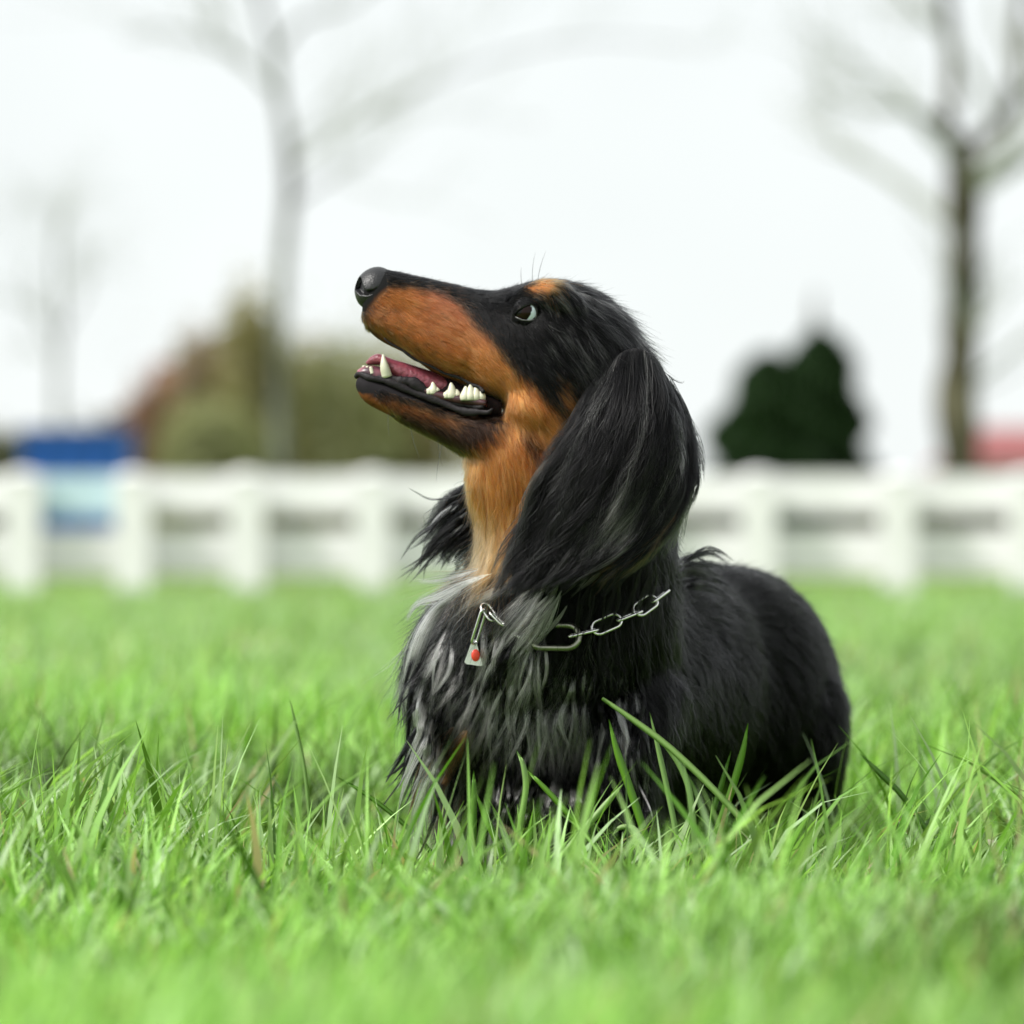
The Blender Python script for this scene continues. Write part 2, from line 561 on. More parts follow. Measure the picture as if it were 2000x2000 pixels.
for ring, (rr_, zz) in enumerate(((0.004, 0.001), (0.003, 0.003), (0.001, 0.0038))):
    for j in range(10):
        V.append((dx + rr_ * math.cos(j * 0.6283), dy - 0.002 + rr_ * math.sin(j * 0.6283) * 0.7, dz + zz + rr_ * 0.2))
F = [(r_ * 10 + j, r_ * 10 + (j + 1) % 10, r_ * 10 + 10 + (j + 1) % 10, r_ * 10 + 10 + j) for r_ in range(2) for j in range(10)] + [tuple(range(20, 30))]
mesh_obj('disc', V, F, M_yolk, fl)
for j in range(12):
    a = j * math.pi / 6
    ax = Vector((math.cos(a), math.sin(a) * 0.6, math.sin(a) * -0.5 + 0.1)); sdv = Vector((-math.sin(a), math.cos(a) * 0.6, -math.cos(a) * 0.5))
    o_ = Vector((dx, dy, dz + 0.001))
    V = [o_ + ax * 0.003 - sdv * 0.001, o_ + ax * 0.003 + sdv * 0.001, o_ + ax * 0.009 + sdv * 0.0026 + Vector((0, 0, 0.001)), o_ + ax * 0.013, o_ + ax * 0.009 - sdv * 0.0026 + Vector((0, 0, 0.001))]
    V += [v + Vector((0, 0.0004, -0.0004)) for v in V]
    mesh_obj('petal', V, [(0, 1, 2, 3, 4), (9, 8, 7, 6, 5), (0, 5, 6, 1), (1, 6, 7, 2), (2, 7, 8, 3), (3, 8, 9, 4), (4, 9, 5, 0)], M_petal, fl, False)


def dry_leaf(label, u, v, w, ln, wd, ang, seed):
    r = random.Random(seed)
    V = []; F = []
    n = 9
    for s in (0, 1):
        for i in range(n):
            t = i / (n - 1)
            x = (t - 0.5) * ln
            hw = wd * math.sin(math.pi * min(0.97, max(0.03, t))) * 0.5
            cz = ln * 0.18 * math.sin(t * 3 + seed)
            for k in (-1, 0, 1):
                uu = x * math.cos(ang) - (k * hw) * math.sin(ang)
                vv = x * math.sin(ang) + (k * hw) * math.cos(ang) - cz
                V.append(PP(u + uu, v + vv, w + abs(k) * wd * 0.25 + s * 1.2 + r.uniform(-1, 1) * 0.5))
    for s in (0, 1):
        for i in range(n - 1):
            for k in (0, 1):
                a = s * n * 3 + i * 3 + k
                F.append((a, a + 1, a + 4, a + 3) if s == 0 else (a, a + 3, a + 4, a + 1))
    o = mesh_obj('dry_leaf', V, F, M_dry, None)
    props(o, label, 'leaf', 'scraps of dry leaf in the grass')


dry_leaf('pale curled dry leaf lying in the grass past the dog rump', 1948, 1672, -30, 60, 26, 0.9, 1)
dry_leaf('flat pale dry leaf scrap in the grass before the chest', 782, 1705, -60, 48, 22, 0.3, 2)
dry_leaf('thin standing dry leaf scrap between blunt blade and dog', 534, 1728, -60, 44, 14, 1.4, 3)



# ------------------------------------------------------------------ setting: white fence
M_white = mat_simple('white_paint', (0.85, 0.84, 0.86), 0.5, 0.4, noise=0.10, nscale=9)
FD = 15.0                                             # distance of the fence
FS = FPX / FD


def build_fence():
    root = empty('fence', (0, FD, 0))
    props(root, 'low white painted post and two board fence across the lawn', 'fence')
    us = [-620 - 240 * k for k in range(7, 0, -1)] + [-620, -400, -175, 44, 261, 482, 727, 980, 1230, 1481, 1754, 2008, 2265, 2520] + [2520 + 252 * k for k in range(1, 7)]
    zt = lambda v: CAMH + (HORIZON - v) / FS
    cap_shape = [(0, 1.0), (0.35, 0.92), (0.7, 0.7), (0.95, 0.3), (1.0, 0.0)]
    first = None
    for u in us:
        X = (u - 1000) / FS
        if first is None:
            hw = 34 / FS
            mb = MB()
            n = 12
            z1 = zt(936)
            mb.box((0, 0, z1 / 2 - 0.05), (hw, hw * 0.8, z1 / 2 + 0.05))
            post = mb.build('post', M_white, root)
            first = post.data
            cv, cf = [], []
            nr = 8
            for a_, hh in reversed(cap_shape):
                for j in range(nr * 2):
                    th = j * math.pi / nr
                    cv.append((a_ * hw * 1.08 * math.cos(th), a_ * hw * 0.9 * math.sin(th), z1 + 0.001 + hh * 17 / FS))
            for i in range(len(cap_shape) - 1):
                for j in range(nr * 2):
                    j2 = (j + 1) % (nr * 2)
                    cf.append((i * nr * 2 + j, i * nr * 2 + j2, (i + 1) * nr * 2 + j2, (i + 1) * nr * 2 + j))
            cf.append(tuple(range(nr * 2 - 1, -1, -1)))
            capd = bpy.data.meshes.new('post_cap')
            capd.from_pydata(cv, [], cf)
            capd.polygons.foreach_set('use_smooth', [True] * len(capd.polygons))
            capd.materials.append(M_white)
        else:
            post = bpy.data.objects.new('post', first)
            link(post, root)
        post.matrix_parent_inverse = Matrix.Identity(4)
        post.location = (X, 0, 0)
        cap = bpy.data.objects.new('post_cap', capd)
        COL.objects.link(cap)
        cap.parent = post
    # boards between posts, set on the far side of the posts
    for a_, b_ in zip(us[:-1], us[1:]):
        for v0, v1 in ((926, 1002), (1036, 1124)):
            x0, x1 = (a_ - 1000) / FS + 0.004, (b_ - 1000) / FS - 0.004
            mb = MB()
            mb.box(((x0 + x1) / 2, 0.09, (zt(v0) + zt(v1)) / 2), ((x1 - x0) / 2, 0.012, (zt(v0) - zt(v1)) / 2))
            o = mb.build('rail_board', M_white, root)
            o.matrix_parent_inverse = Matrix.Identity(4)
    return root


build_fence()

# pale blue panel on the fence and the blue container beyond it
M_pblue = mat_simple('pale_blue_paint', (0.50, 0.66, 0.74), 0.5, noise=0.05, nscale=5)
M_blue = mat_simple('deep_blue_paint', (0.001, 0.085, 0.38), 0.5, noise=0.15, nscale=4)
M_dark = mat_simple('dark_rubber', (0.02, 0.025, 0.025), 0.7)
zt = lambda v, d: CAMH + (HORIZON - v) / FPX * d
mb = MB()
mb.box(((158 - 1000) / FS, FD + 0.06, zt(966, FD)), (75 / FS, 0.008, 40 / FS))
pb = mb.build('notice_panel', M_pblue)
props(pb, 'pale blue rectangular panel on the top rail of the white fence', 'panel')


def build_container():
    d = 24.0
    c = AT(155, 900, d)
    root = empty('container', (c.x, d, 0))
    props(root, 'deep blue metal waste container with dark lid behind the fence', 'container')
    hw = 95 / FPX * d
    z1 = zt(852, d)
    mb = MB(); mb.box((c.x, d, z1 / 2 + 0.03), (hw, 0.3, z1 / 2 - 0.03), top=1.06); mb.build('tub', M_blue, root)
    mb = MB(); mb.box((c.x, d, z1 + 0.015), (hw * 1.1, 0.34, 0.014)); mb.build('rim', M_blue, root)
    V = []; F = []
    n = 9
    for s in (-1, 1):
        for i in range(n):
            a = math.pi * i / (n - 1)
            V.append((c.x + s * hw * 1.02, d - math.cos(a) * 0.31, z1 + 0.03 + math.sin(a) * 0.02))
    F = [(i, i + 1, n + i + 1, n + i) for i in range(n - 1)] + [tuple(range(n - 1, -1, -1)), tuple(range(n, 2 * n)), (0, n, 2 * n - 1, n - 1)]
    mesh_obj('lid', V, F, M_dark, root, False)
    for s in (-1, 1):
        for k in (-0.7, -0.2, 0.3, 0.75):
            pass
    for k in (-0.75, -0.25, 0.25, 0.75):
        mb = MB(); mb.box((c.x + k * hw, d - 0.315, z1 / 2 + 0.03), (0.02, 0.015, z1 / 2 - 0.06)); mb.build('stiffening_rib', M_blue, root)


build_container()

# ------------------------------------------------------------------ trees
M_bark = mat_simple('bark', (0.12, 0.11, 0.07), 0.9, 0.2, nscale=2.2, col2=(0.02, 0.018, 0.01), bump=0.6)
M_bark_pale = mat_simple('pale_bark', (0.20, 0.22, 0.18), 0.9, 0.2, nscale=1.3, col2=(0.04, 0.037, 0.024), bump=0.6)
M_twig = mat_simple('twig', (0.34, 0.36, 0.31), 0.9, 0.2)


def grow(P, D, r, L_, depth, out, rnd, spread=0.6, up=0.12):
    n = 5
    pts = [np.array(P)]
    d = np.array(D) / np.linalg.norm(D)
    for i in range(n):
        d = d + np.array([rnd.gauss(0, 0.10), rnd.gauss(0, 0.10), rnd.gauss(0, 0.08) + up * 0.3])
        d /= np.linalg.norm(d)
        pts.append(pts[-1] + d * L_ / n)
    rad = np.linspace(r, r * 0.45, n + 1)
    out.append((np.array(pts), rad, depth))
    if depth <= 0:
        return
    for k in range(3 if depth > 1 else 4):
        i = rnd.randint(1, n)
        a = rnd.uniform(0, 6.28)
        side = np.cross(d, [math.cos(a), math.sin(a), 0.3])
        side /= np.linalg.norm(side) + 1e-9
        nd = d * (1 - spread * 0.5) + side * spread + np.array([0, 0, up])
        grow(pts[i], nd, rad[i] * 0.55, L_ * rnd.uniform(0.55, 0.75), depth - 1, out, rnd, spread, up)


def bare_tree(name, label, base_uv, trunk, radii, limbs, d, bark, seed, depth=3, twig_len=1.0, nlimb=8):
    rnd = random.Random(seed)
    c = AT(base_uv[0], base_uv[1], d)
    root = empty(name, (c.x, d, 0))
    props(root, label, 'tree', 'bare trees beyond the fence')
    px = d / FPX

    def path(pts):
        q = [[*AT(u, v, d)] for u, v, *_ in pts]
        for i, p in enumerate(pts):
            if len(p) > 2: q[i][1] += p[2]
        return np.array(q)
    tp = path(trunk)
    tp[0, 2] = -0.1
    tc_ = catmull(tp, 26)
    rr = np.interp(np.linspace(0, 1, 26), np.linspace(0, 1, len(radii)), radii) * px
    rr *= 1 + 0.12 * np.array([rnd.uniform(-1, 1) for _ in rr])
    mbt = MB(); mbt.add(*tube(tc_, rr, 10))
    mbt.build('trunk', bark, root, True)
    out = []
    for lb in limbs:
        lp = catmull(path(lb[0]), 12)
        lr = np.linspace(lb[1], lb[2], 12) * px
        m2 = MB(); m2.add(*tube(lp, lr, 8)); m2.build('limb', bark, root, True)
        for k in range(5):
            i = rnd.randint(3, 11)
            dd = lp[min(i, 10) + 1] - lp[min(i, 10)]
            dd = dd / np.linalg.norm(dd) + np.array([rnd.gauss(0, 0.6), rnd.gauss(0, 0.6), rnd.gauss(0.15, 0.4)])
            grow(lp[i], dd, lr[i] * 0.6, twig_len * rnd.uniform(0.6, 1.1), depth - 1, out, rnd)
    for k in range(nlimb):
        i = rnd.randint(12, 25)
        a = rnd.uniform(0, 6.28)
        grow(tc_[i], [math.cos(a), math.sin(a), 0.55], rr[i] * 0.5, twig_len * rnd.uniform(0.8, 1.4), depth, out, rnd)
    m3 = MB()
    for p, r_, dep in out:
        m3.add(*tube(p, np.maximum(r_, 0.003), 4 if dep > 0 else 3, False))
    tw = m3.build('crown', M_twig, root, True)
    tw['kind'] = 'stuff'
    return root


bare_tree('bare_tree', 'slim pale barked bare tree rising behind the brown bushes', (550, 1054),
          [(556, 1075), (551, 930), (546, 760), (548, 600), (556, 470), (566, 380), (562, 290), (546, 190), (532, 90), (500, -40), (470, -220)],
          [16, 14, 13, 12, 13, 14, 13, 11, 9, 7, 4],
          [([(560, 330), (640, 270), (760, 205), (870, 150), (1010, 100), (1180, 75), (1330, 90)], 4.5, 1.5),
           ([(548, 200), (500, 140), (440, 90), (330, 60), (240, 70)], 5, 2),
           ([(536, 110), (590, 40), (680, 10), (760, -60)], 7, 3),
           ([(562, 400), (640, 350), (740, 300)], 5, 2)],
          30.0, M_bark_pale, 5, 2, 1.1, 6)
bare_tree('bare_tree', 'dark forked bare tree beside the red roofed house', (1868, 1054),
          [(1878, 1075), (1874, 900), (1872, 790), (1876, 680), (1882, 560), (1882, 420), (1880, 310), (1870, 268)],
          [46, 42, 38, 38, 36, 34, 32, 28],
          [([(1872, 285), (1838, 245), (1800, 222), (1760, 212), (1720, 200)], 11, 1.5),
           ([(1850, 250), (1858, 190), (1860, 120), (1848, 20), (1840, -120)], 17, 9),
           ([(1884, 300), (1930, 262), (1968, 220), (1990, 130), (1995, 10), (2010, -120)], 17, 9),
           ([(1856, 905), (1838, 800), (1848, 720), (1880, 660)], 15, 12)],
          27.0, M_bark, 21, 2, 0.9, 4)
bare_tree('bare_tree', 'faint far off bare tree at the edge above the blue container', (115, 1054),
          [(112, 1060), (116, 900), (112, 760), (118, 640), (112, 520), (116, 420)],
          [9, 8, 7, 6, 5, 3], [([(114, 700), (70, 600), (50, 520)], 3, 1), ([(116, 660), (165, 560), (175, 480)], 3, 1)],
          70.0, M_bark_pale, 12, 2, 1.0, 12)


# ------------------------------------------------------------------ shrubs
M_leaf = mat_attr('leaf', 0.6, 0.3, 0.3, 1.1)


def leaf_cloud(n, shape, size, cols, seed):
    """shape(r)-> n points; small quads with random turn"""
    r = np.random.default_rng(seed)
    C = shape(r, n)
    A = r.normal(0, 1, (n, 3)); A /= np.linalg.norm(A, axis=1)[:, None]
    B = np.cross(A, r.normal(0, 1, (n, 3))); B /= np.linalg.norm(B, axis=1)[:, None] + 1e-9
    s = size * r.uniform(0.6, 1.4, (n, 1))
    V = np.stack([C - A * s, C + B * s * 0.5, C + A * s, C - B * s * 0.5], 1).reshape(-1, 3)
    F = np.arange(n * 4).reshape(n, 4)
    k = r.uniform(0, 1, (n, 1))
    c = np.array(cols[0]) * (1 - k) + np.array(cols[1]) * k
    c = np.concatenate([c, np.ones((n, 1))], 1)
    return V, F, np.repeat(c, 4, 0)


def bush(name, label, group, u, vtop, halfw, d, cols, seed, n=9000, cone=False, leaf=0.03, lobes=5, cat='bush'):
    px = d / FPX
    c = AT(u, HORIZON, d)
    H = zt(vtop, d)
    R = halfw * px
    root = empty(name, (c.x, d, 0))
    props(root, label, cat, group)
    rnd = random.Random(seed)
    mbs = MB()
    for k in range(7):
        a = rnd.uniform(0, 6.28)
        tip = np.array([c.x + math.cos(a) * R * 0.5, d + math.sin(a) * R * 0.5, H * rnd.uniform(0.5, 0.8)])
        p0 = np.array([c.x + math.cos(a) * R * 0.08, d + math.sin(a) * R * 0.08, -0.05])
        if cone:
            tip = np.array([c.x, d, H * 0.95]) if k == 0 else tip
        mbs.add(*tube(np.array([p0, p0 * 0.4 + tip * 0.6 + [0, 0, 0.05], tip]), [R * 0.05, R * 0.03, R * 0.01], 5))
    mbs.build('trunk' if cone else 'stems', M_bark, root, True)
    if cone and vtop < 660:
        mbl = MB(); mbl.add(*tube(np.array([[c.x - 0.02, d, H * 0.9], [c.x - 0.04, d, H + 0.15], [c.x - 0.03, d, H + 0.38]]), [0.07, 0.045, 0.015], 6)); mbl.build('leading_shoot', M_bark, root, True)
    if cone:
        def shape(r, m):
            t = r.uniform(0, 1, m) ** 1.6
            ang = r.uniform(0, 6.28, m)
            prof = np.minimum(1, 1.15 * (1 - t) ** 0.40) * (1 + 0.16 * np.sin(t * 23 + ang * 2) + 0.12 * np.sin(t * 9 + ang * 3 + seed))
            rad = R * prof * np.sqrt(r.uniform(0.30, 1.25, m))
            return np.stack([c.x + rad * np.cos(ang), d + rad * np.sin(ang), 0.03 + t * (H - 0.03)], -1)
    else:
        lob = [(rnd.uniform(-0.6, 0.6) * R, rnd.uniform(-0.5, 0.5) * R, H * rnd.uniform(0.35, 0.72), rnd.uniform(0.4, 0.6)) for _ in range(lobes)]
        lob.append((0, 0, H * 0.62, 0.5)); lob.append((0, 0, H * 0.3, 0.8))

        def shape(r, m):
            i = r.integers(0, len(lob), m)
            Lb = np.array(lob)[i]
            v = r.normal(0, 1, (m, 3)); v /= np.linalg.norm(v, axis=1)[:, None]
            rr_ = np.abs(r.normal(0.78, 0.26, (m, 1)))
            hs = np.minimum(H - Lb[:, 2], Lb[:, 2])[:, None]
            sc = np.concatenate([Lb[:, 3:4] * R, Lb[:, 3:4] * R, hs], 1)
            P = np.stack([c.x + Lb[:, 0], d + Lb[:, 1], Lb[:, 2]], -1) + v * rr_ * sc
            P[:, 2] = np.maximum(P[:, 2], 0.02)
            return P
    V, F, Cc = leaf_cloud(n, shape, leaf, cols, seed)
    o = fast_mesh('crown', V, F, M_leaf, root, Cc, False)
    o['kind'] = 'stuff'
    return root


G_con = 'dark conifers beyond the fence'
DK = ((0.010, 0.030, 0.007), (0.025, 0.065, 0.015))
bush('conifer_shrub', 'broad dark green conifer shrub behind the fence with blunt top', G_con, 1500, 690, 112, 40.0, DK, 31, 26000, True, 0.05, cat='conifer')
bush('conifer_shrub', 'taller dark green conifer with thin leading shoot behind the fence', G_con, 1600, 645, 100, 41.0, DK, 32, 26000, True, 0.05, cat='conifer')
OL = ((0.20, 0.18, 0.08), (0.38, 0.34, 0.18))
BR = ((0.22, 0.165, 0.10), (0.42, 0.32, 0.22))
GN = ((0.20, 0.21, 0.10), (0.38, 0.39, 0.22))
G_b = 'bushes beyond the fence'
bush('bush', 'tall olive brown bush at the foot of the slim pale tree', G_b, 522, 590, 92, 31.5, OL, 41, 12000, leaf=0.035)
bush('bush', 'brown twiggy bush at the shoulder of the tallest olive bush', G_b, 425, 660, 95, 33, BR, 42, 10000, leaf=0.035)
bush('bush', 'reddish brown bush between the brown roof and the twiggy bush', G_b, 320, 752, 85, 34, ((0.24, 0.13, 0.10), (0.42, 0.26, 0.20)), 49, 8000, leaf=0.035)
bush('bush', 'brown bush just past the slim pale trunk', G_b, 600, 690, 80, 34.5, BR, 50, 9000, leaf=0.035)
bush('bush', 'low wide grey green bush just before the brown twiggy one', G_b, 400, 800, 130, 29, GN, 43, 9000, leaf=0.03)
bush('bush', 'greyish olive bush under the muzzle of the dog', G_b, 660, 655, 125, 33, GN, 44, 12000, leaf=0.035)
bush('bush', 'low olive bush closest to the throat of the dog', G_b, 800, 700, 130, 34, OL, 45, 11000, leaf=0.035)
bush('bush', 'squat dark olive bush at the outer end past the blue container', G_b, 10, 850, 130, 33, ((0.06, 0.07, 0.03), (0.12, 0.13, 0.06)), 46, 9000, leaf=0.035)
bush('bush', 'small dark bush between blue container and brown roofed house', G_b, 205, 835, 90, 36, ((0.07, 0.07, 0.04), (0.13, 0.12, 0.07)), 47, 7000, leaf=0.035)
for i_, (u_, lb_) in enumerate(((330, 'low dark hedge bush seen through the rails before the brown house'), (1180, 'low dark hedge bush seen through the rails just behind the dog neck'), (1330, 'low dark hedge bush seen through the rails before the broad conifer'),
                              (1760, 'low dark hedge bush seen through the rails between conifer and forked tree'), (1930, 'low dark hedge bush seen through the rails before the red roofed house'))):
    bush('hedge_bush', lb_, 'low hedge bushes', u_, 985, 150, 34, ((0.05, 0.06, 0.025), (0.10, 0.11, 0.05)), 60 + i_, 6000, leaf=0.03)
bush('bush', 'wide low olive bush hidden mostly behind the dog ear', G_b, 1010, 760, 130, 36, OL, 48, 8000, leaf=0.035)

# ------------------------------------------------------------------ far houses
M_brick = mat_simple('red_brick', (0.36, 0.14, 0.10), 0.9, 0.2, noise=0.25, nscale=3)
M_roofb = mat_simple('brown_roof', (0.13, 0.09, 0.07), 0.85, 0.2, noise=0.3, nscale=3)
M_roofr = mat_simple('red_roof', (0.30, 0.11, 0.11), 0.85, 0.2, noise=0.2, nscale=3)
M_rend = mat_simple('pale_render', (0.6, 0.58, 0.55), 0.9, 0.2, noise=0.1, nscale=2)
M_glass = mat_simple('window_glass', (0.05, 0.06, 0.07), 0.1, 0.5)


def house(label, u0, u1, veave, vridge, d, wallm, roofm, seed):
    px = d / FPX
    x0, x1 = (u0 - 1000) * px, (u1 - 1000) * px
    ze, zr = zt(veave, d), zt(vridge, d)
    cx, hw, dep = (x0 + x1) / 2, (x1 - x0) / 2, 3.0
    root = empty('house', (cx, d, 0))
    props(root, label, 'house', 'far houses')
    mb = MB(); mb.box((cx, d + dep, ze / 2 - 0.1), (hw, dep, ze / 2 + 0.1)); mb.build('wall', wallm, root)
    e = 0.3
    V = [(x0 - e, d - e, ze), (x1 + e, d - e, ze), (x1 + e, d + 2 * dep + e, ze), (x0 - e, d + 2 * dep + e, ze), (x0 + hw * 0.35, d + dep, zr), (x1 - hw * 0.35, d + dep, zr)]
    V = [(a, b, c_ + 0.004) for a, b, c_ in V]
    rf = mesh_obj('roof', V, [(0, 1, 5, 4), (1, 2, 5), (2, 3, 4, 5), (3, 0, 4), (3, 2, 1, 0)], roofm, root, False)
    mb = MB(); mb.box((cx + hw * 0.4, d + dep, zr + 0.2), (0.25, 0.25, 0.5)); mb.build('chimney', wallm, rf)
    nwin = max(2, int(hw * 2 / 2.2))
    for k in range(nwin):
        wx = x0 + (k + 0.5) * (x1 - x0) / nwin
        mb = MB(); mb.box((wx, d - 0.02, ze * 0.62), (0.45, 0.03, 0.5)); w_ = mb.build('window', M_rend, root)
        mb = MB(); mb.box((wx, d - 0.055, ze * 0.62), (0.38, 0.004, 0.43)); mb.build('pane', M_glass, w_)


house('far brick house with dark brown roof beyond the bushes', 225, 330, 815, 770, 75.0, M_brick, M_roofb, 1)
house('far house with pinkish red roof past the dark forked tree', 1900, 2240, 905, 825, 75.0, M_brick, M_roofr, 2)

# ------------------------------------------------------------------ the dog
dog = empty('dog', PP(1120, 1725, 150))
dog.location.z = 0.0
props(dog, 'long haired black and tan dachshund standing in the grass looking up', 'dog')


def loft(stations, n=28, power=2.3):
    """stations: (centre, up vector, side vector) in metres"""
    V, F = [], []
    th = np.linspace(0, 2 * np.pi, n, endpoint=False)
    c, s = np.cos(th), np.sin(th)
    cc = np.sign(c) * np.abs(c) ** (2 / power)
    ss = np.sign(s) * np.abs(s) ** (2 / power)
    for ctr, up, side in stations:
        V.append(np.asarray(ctr)[None] + cc[:, None] * np.asarray(up)[None] + ss[:, None] * np.asarray(side)[None])
    V = np.concatenate(V)
    m = len(stations)
    for i in range(m - 1):
        for j in range(n):
            j2 = (j + 1) % n
            F.append((i * n + j, i * n + j2, (i + 1) * n + j2, (i + 1) * n + j))
    F.append(tuple(range(n - 1, -1, -1)))
    F.append(tuple((m - 1) * n + j for j in range(n)))
    return V, F


def prof(st, w0=0.0, n=40, power=2.3, smooth=True, close=True):
    """stations (top u,v, bottom u,v, half width[, w]) seen from the side"""
    A = np.array([(a[0], a[1], b[0], b[1], h, (r[0] if r else w0)) for (a, b, h, *r) in st], dtype=float)
    A = catmull(A, n)
    out = []
    for tu, tv, bu, bv, h, w in A:
        T, B = np.array(PP(tu, tv, w)), np.array(PP(bu, bv, w))
        out.append(((T + B) / 2, (T - B) / 2, np.array([0, h * K, 0])))
    return loft(out, 32, power)


def limb3(pts, n=18, seg=16):
    """pts: (u, v, w, radius) tube"""
    A = catmull(np.array(pts, dtype=float), n)
    P = PA(A[:, :3])
    return tube(P, A[:, 3] * K, seg)


SIDE = np.array([0.93, -0.37, 0.0])          # across the body, metres (x, y, z)
BM = MB()
# skull and upper jaw
BM.add(*prof([((716, 531), (706, 616), 27), ((732, 526), (716, 642), 42), ((762, 529), (746, 668), 51), ((810, 540), (798, 694), 56),
              ((865, 552), (850, 731), 64), ((920, 566), (902, 757), 76), ((965, 572), (940, 776), 96), ((1005, 564), (985, 795), 120),
              ((1050, 553), (1020, 835), 140), ((1105, 555), (1040, 875), 150), ((1165, 580), (1050, 925), 152),
              ((1218, 625), (1062, 985), 146), ((1255, 690), (1080, 1040), 138)], n=46))
# lower jaw
BM.add(*prof([((697, 733), (694, 756), 18), ((712, 735), (712, 785), 32), ((760, 748), (757, 810), 41), ((820, 771), (812, 838), 49),
              ((880, 796), (868, 866), 60), ((940, 815), (918, 893), 82), ((1000, 812), (975, 925), 100), ((1050, 800), (1040, 940), 108)], n=34, power=3.2))
# neck
BM.add(*prof([((1262, 690), (960, 860), 118), ((1290, 770), (916, 905), 128), ((1306, 870), (916, 965), 130), ((1312, 985), (936, 1045), 136, 10),
              ((1316, 1080), (928, 1120), 158, 30), ((1318, 1150), (892, 1205), 186, 70), ((1322, 1250), (880, 1295), 200, 110),
              ((1300, 1330), (900, 1380), 190, 140)], n=36, power=2.1))
# torso
TS = [(905, 1330, 20, 60, 60), (935, 1330, 30, 130, 120), (985, 1330, 60, 195, 185), (1075, 1330, 190, 236, 226), (1185, 1335, 430, 234, 218), (1285, 1335, 640, 228, 205), (1325, 1335, 760, 222, 184),
      (1392, 1345, 880, 238, 208), (1440, 1368, 1020, 252, 200), (1482, 1395, 1120, 215, 165), (1505, 1400, 1180, 110, 85), (1512, 1400, 1200, 40, 30)]
tA = catmull(np.array(TS, float), 44)
BM.add(*loft([(np.array(PP(u, v, w)), np.array([0, 0, hh * K * (1 + w / 8250)]), SIDE * hw * K * (1 + w / 8250)) for u, v, w, hh, hw in tA], 36, 2.15))
# shoulders, thighs and legs
for (a, b, c_) in (((1245, 1340, 120), (1215, 1500, 40), (1200, 1722, 20)), ((940, 1340, 210), (915, 1500, 160), (900, 1715, 140))):
    BM.add(*limb3([(*a, 95), ((a[0] + b[0]) / 2, (a[1] + b[1]) / 2, (a[2] + b[2]) / 2, 92), (*b, 66), ((b[0] + c_[0]) / 2, 1620, c_[2] + 10, 46), (c_[0], 1690, c_[2], 42), (*c_, 40)]))
    BM.add(*limb3([(c_[0], 1700, c_[2] + 20, 34), (c_[0] - 25, 1712, c_[2] - 50, 44), (c_[0] - 35, 1718, c_[2] - 95, 32)], 10))
for (a, b, c_) in (((1548, 1390, 930), (1572, 1510, 930), (1590, 1655, 960)), ((1330, 1400, 1080), (1330, 1510, 1100), (1330, 1640, 1130))):
    BM.add(*limb3([(a[0] - 40, a[1] - 70, a[2], 80), (*a, 120), (*b, 86), (b[0] + 12, 1560, b[2] + 70, 50), (c_[0], 1600, c_[2] + 50, 40), (*c_, 36)]))
    BM.add(*limb3([(c_[0], c_[1] - 10, c_[2] + 20, 34), (c_[0] - 15, c_[1] + 2, c_[2] - 50, 40), (c_[0] - 20, c_[1] + 6, c_[2] - 90, 28)], 10))
# tail, carried low behind
BM.add(*limb3([(1495, 1340, 1160, 52), (1520, 1400, 1300, 34), (1530, 1480, 1420, 22), (1535, 1540, 1500, 8)], 12))
# brow, cheek and eye socket swellings on both sides
for sg in (-1, 1):
    BM.add(*limb3([(1000, 585, sg * 82, 8), (1035, 578, sg * 98, 24), (1085, 585, sg * 108, 34), (1130, 610, sg * 112, 20)], 10))
    BM.add(*limb3([(1000, 790, sg * 75, 30), (1050, 800, sg * 92, 48), (1110, 820, sg * 100, 40)], 10))
    BM.add(*limb3([(730, 610, sg * 26, 18), (770, 630, sg * 34, 30), (840, 670, sg * 42, 34), (910, 705, sg * 50, 30)], 12))

tmp = BM.build('body', M_skin, None)
md = tmp.modifiers.new('r', 'REMESH'); md.mode = 'VOXEL'; md.voxel_size = 0.0021
sm = tmp.modifiers.new('s', 'SMOOTH'); sm.factor = 0.5; sm.iterations = 7
dg = bpy.context.evaluated_depsgraph_get()
dg.update()
body_me = bpy.data.meshes.new_from_object(tmp.evaluated_get(dg))
bpy.data.objects.remove(tmp)
body_me.name = 'body'
body_me.polygons.foreach_set('use_smooth', np.ones(len(body_me.polygons), dtype=bool))
nv = len(body_me.vertices)
BV = np.empty(nv * 3, np.float32); body_me.vertices.foreach_get('co', BV); BV = BV.reshape(-1, 3).astype(np.float64)
BN = np.empty(nv * 3, np.float32); body_me.vertices.foreach_get('normal', BN); BN = BN.reshape(-1, 3).astype(np.float64)
body_me.calc_loop_triangles()
BT = np.empty(len(body_me.loop_triangles) * 3, np.int32); body_me.loop_triangles.foreach_get('vertices', BT); BT = BT.reshape(-1, 3)
bvh = BVHTree.FromPolygons([tuple(v) for v in BV], [tuple(t) for t in BT])

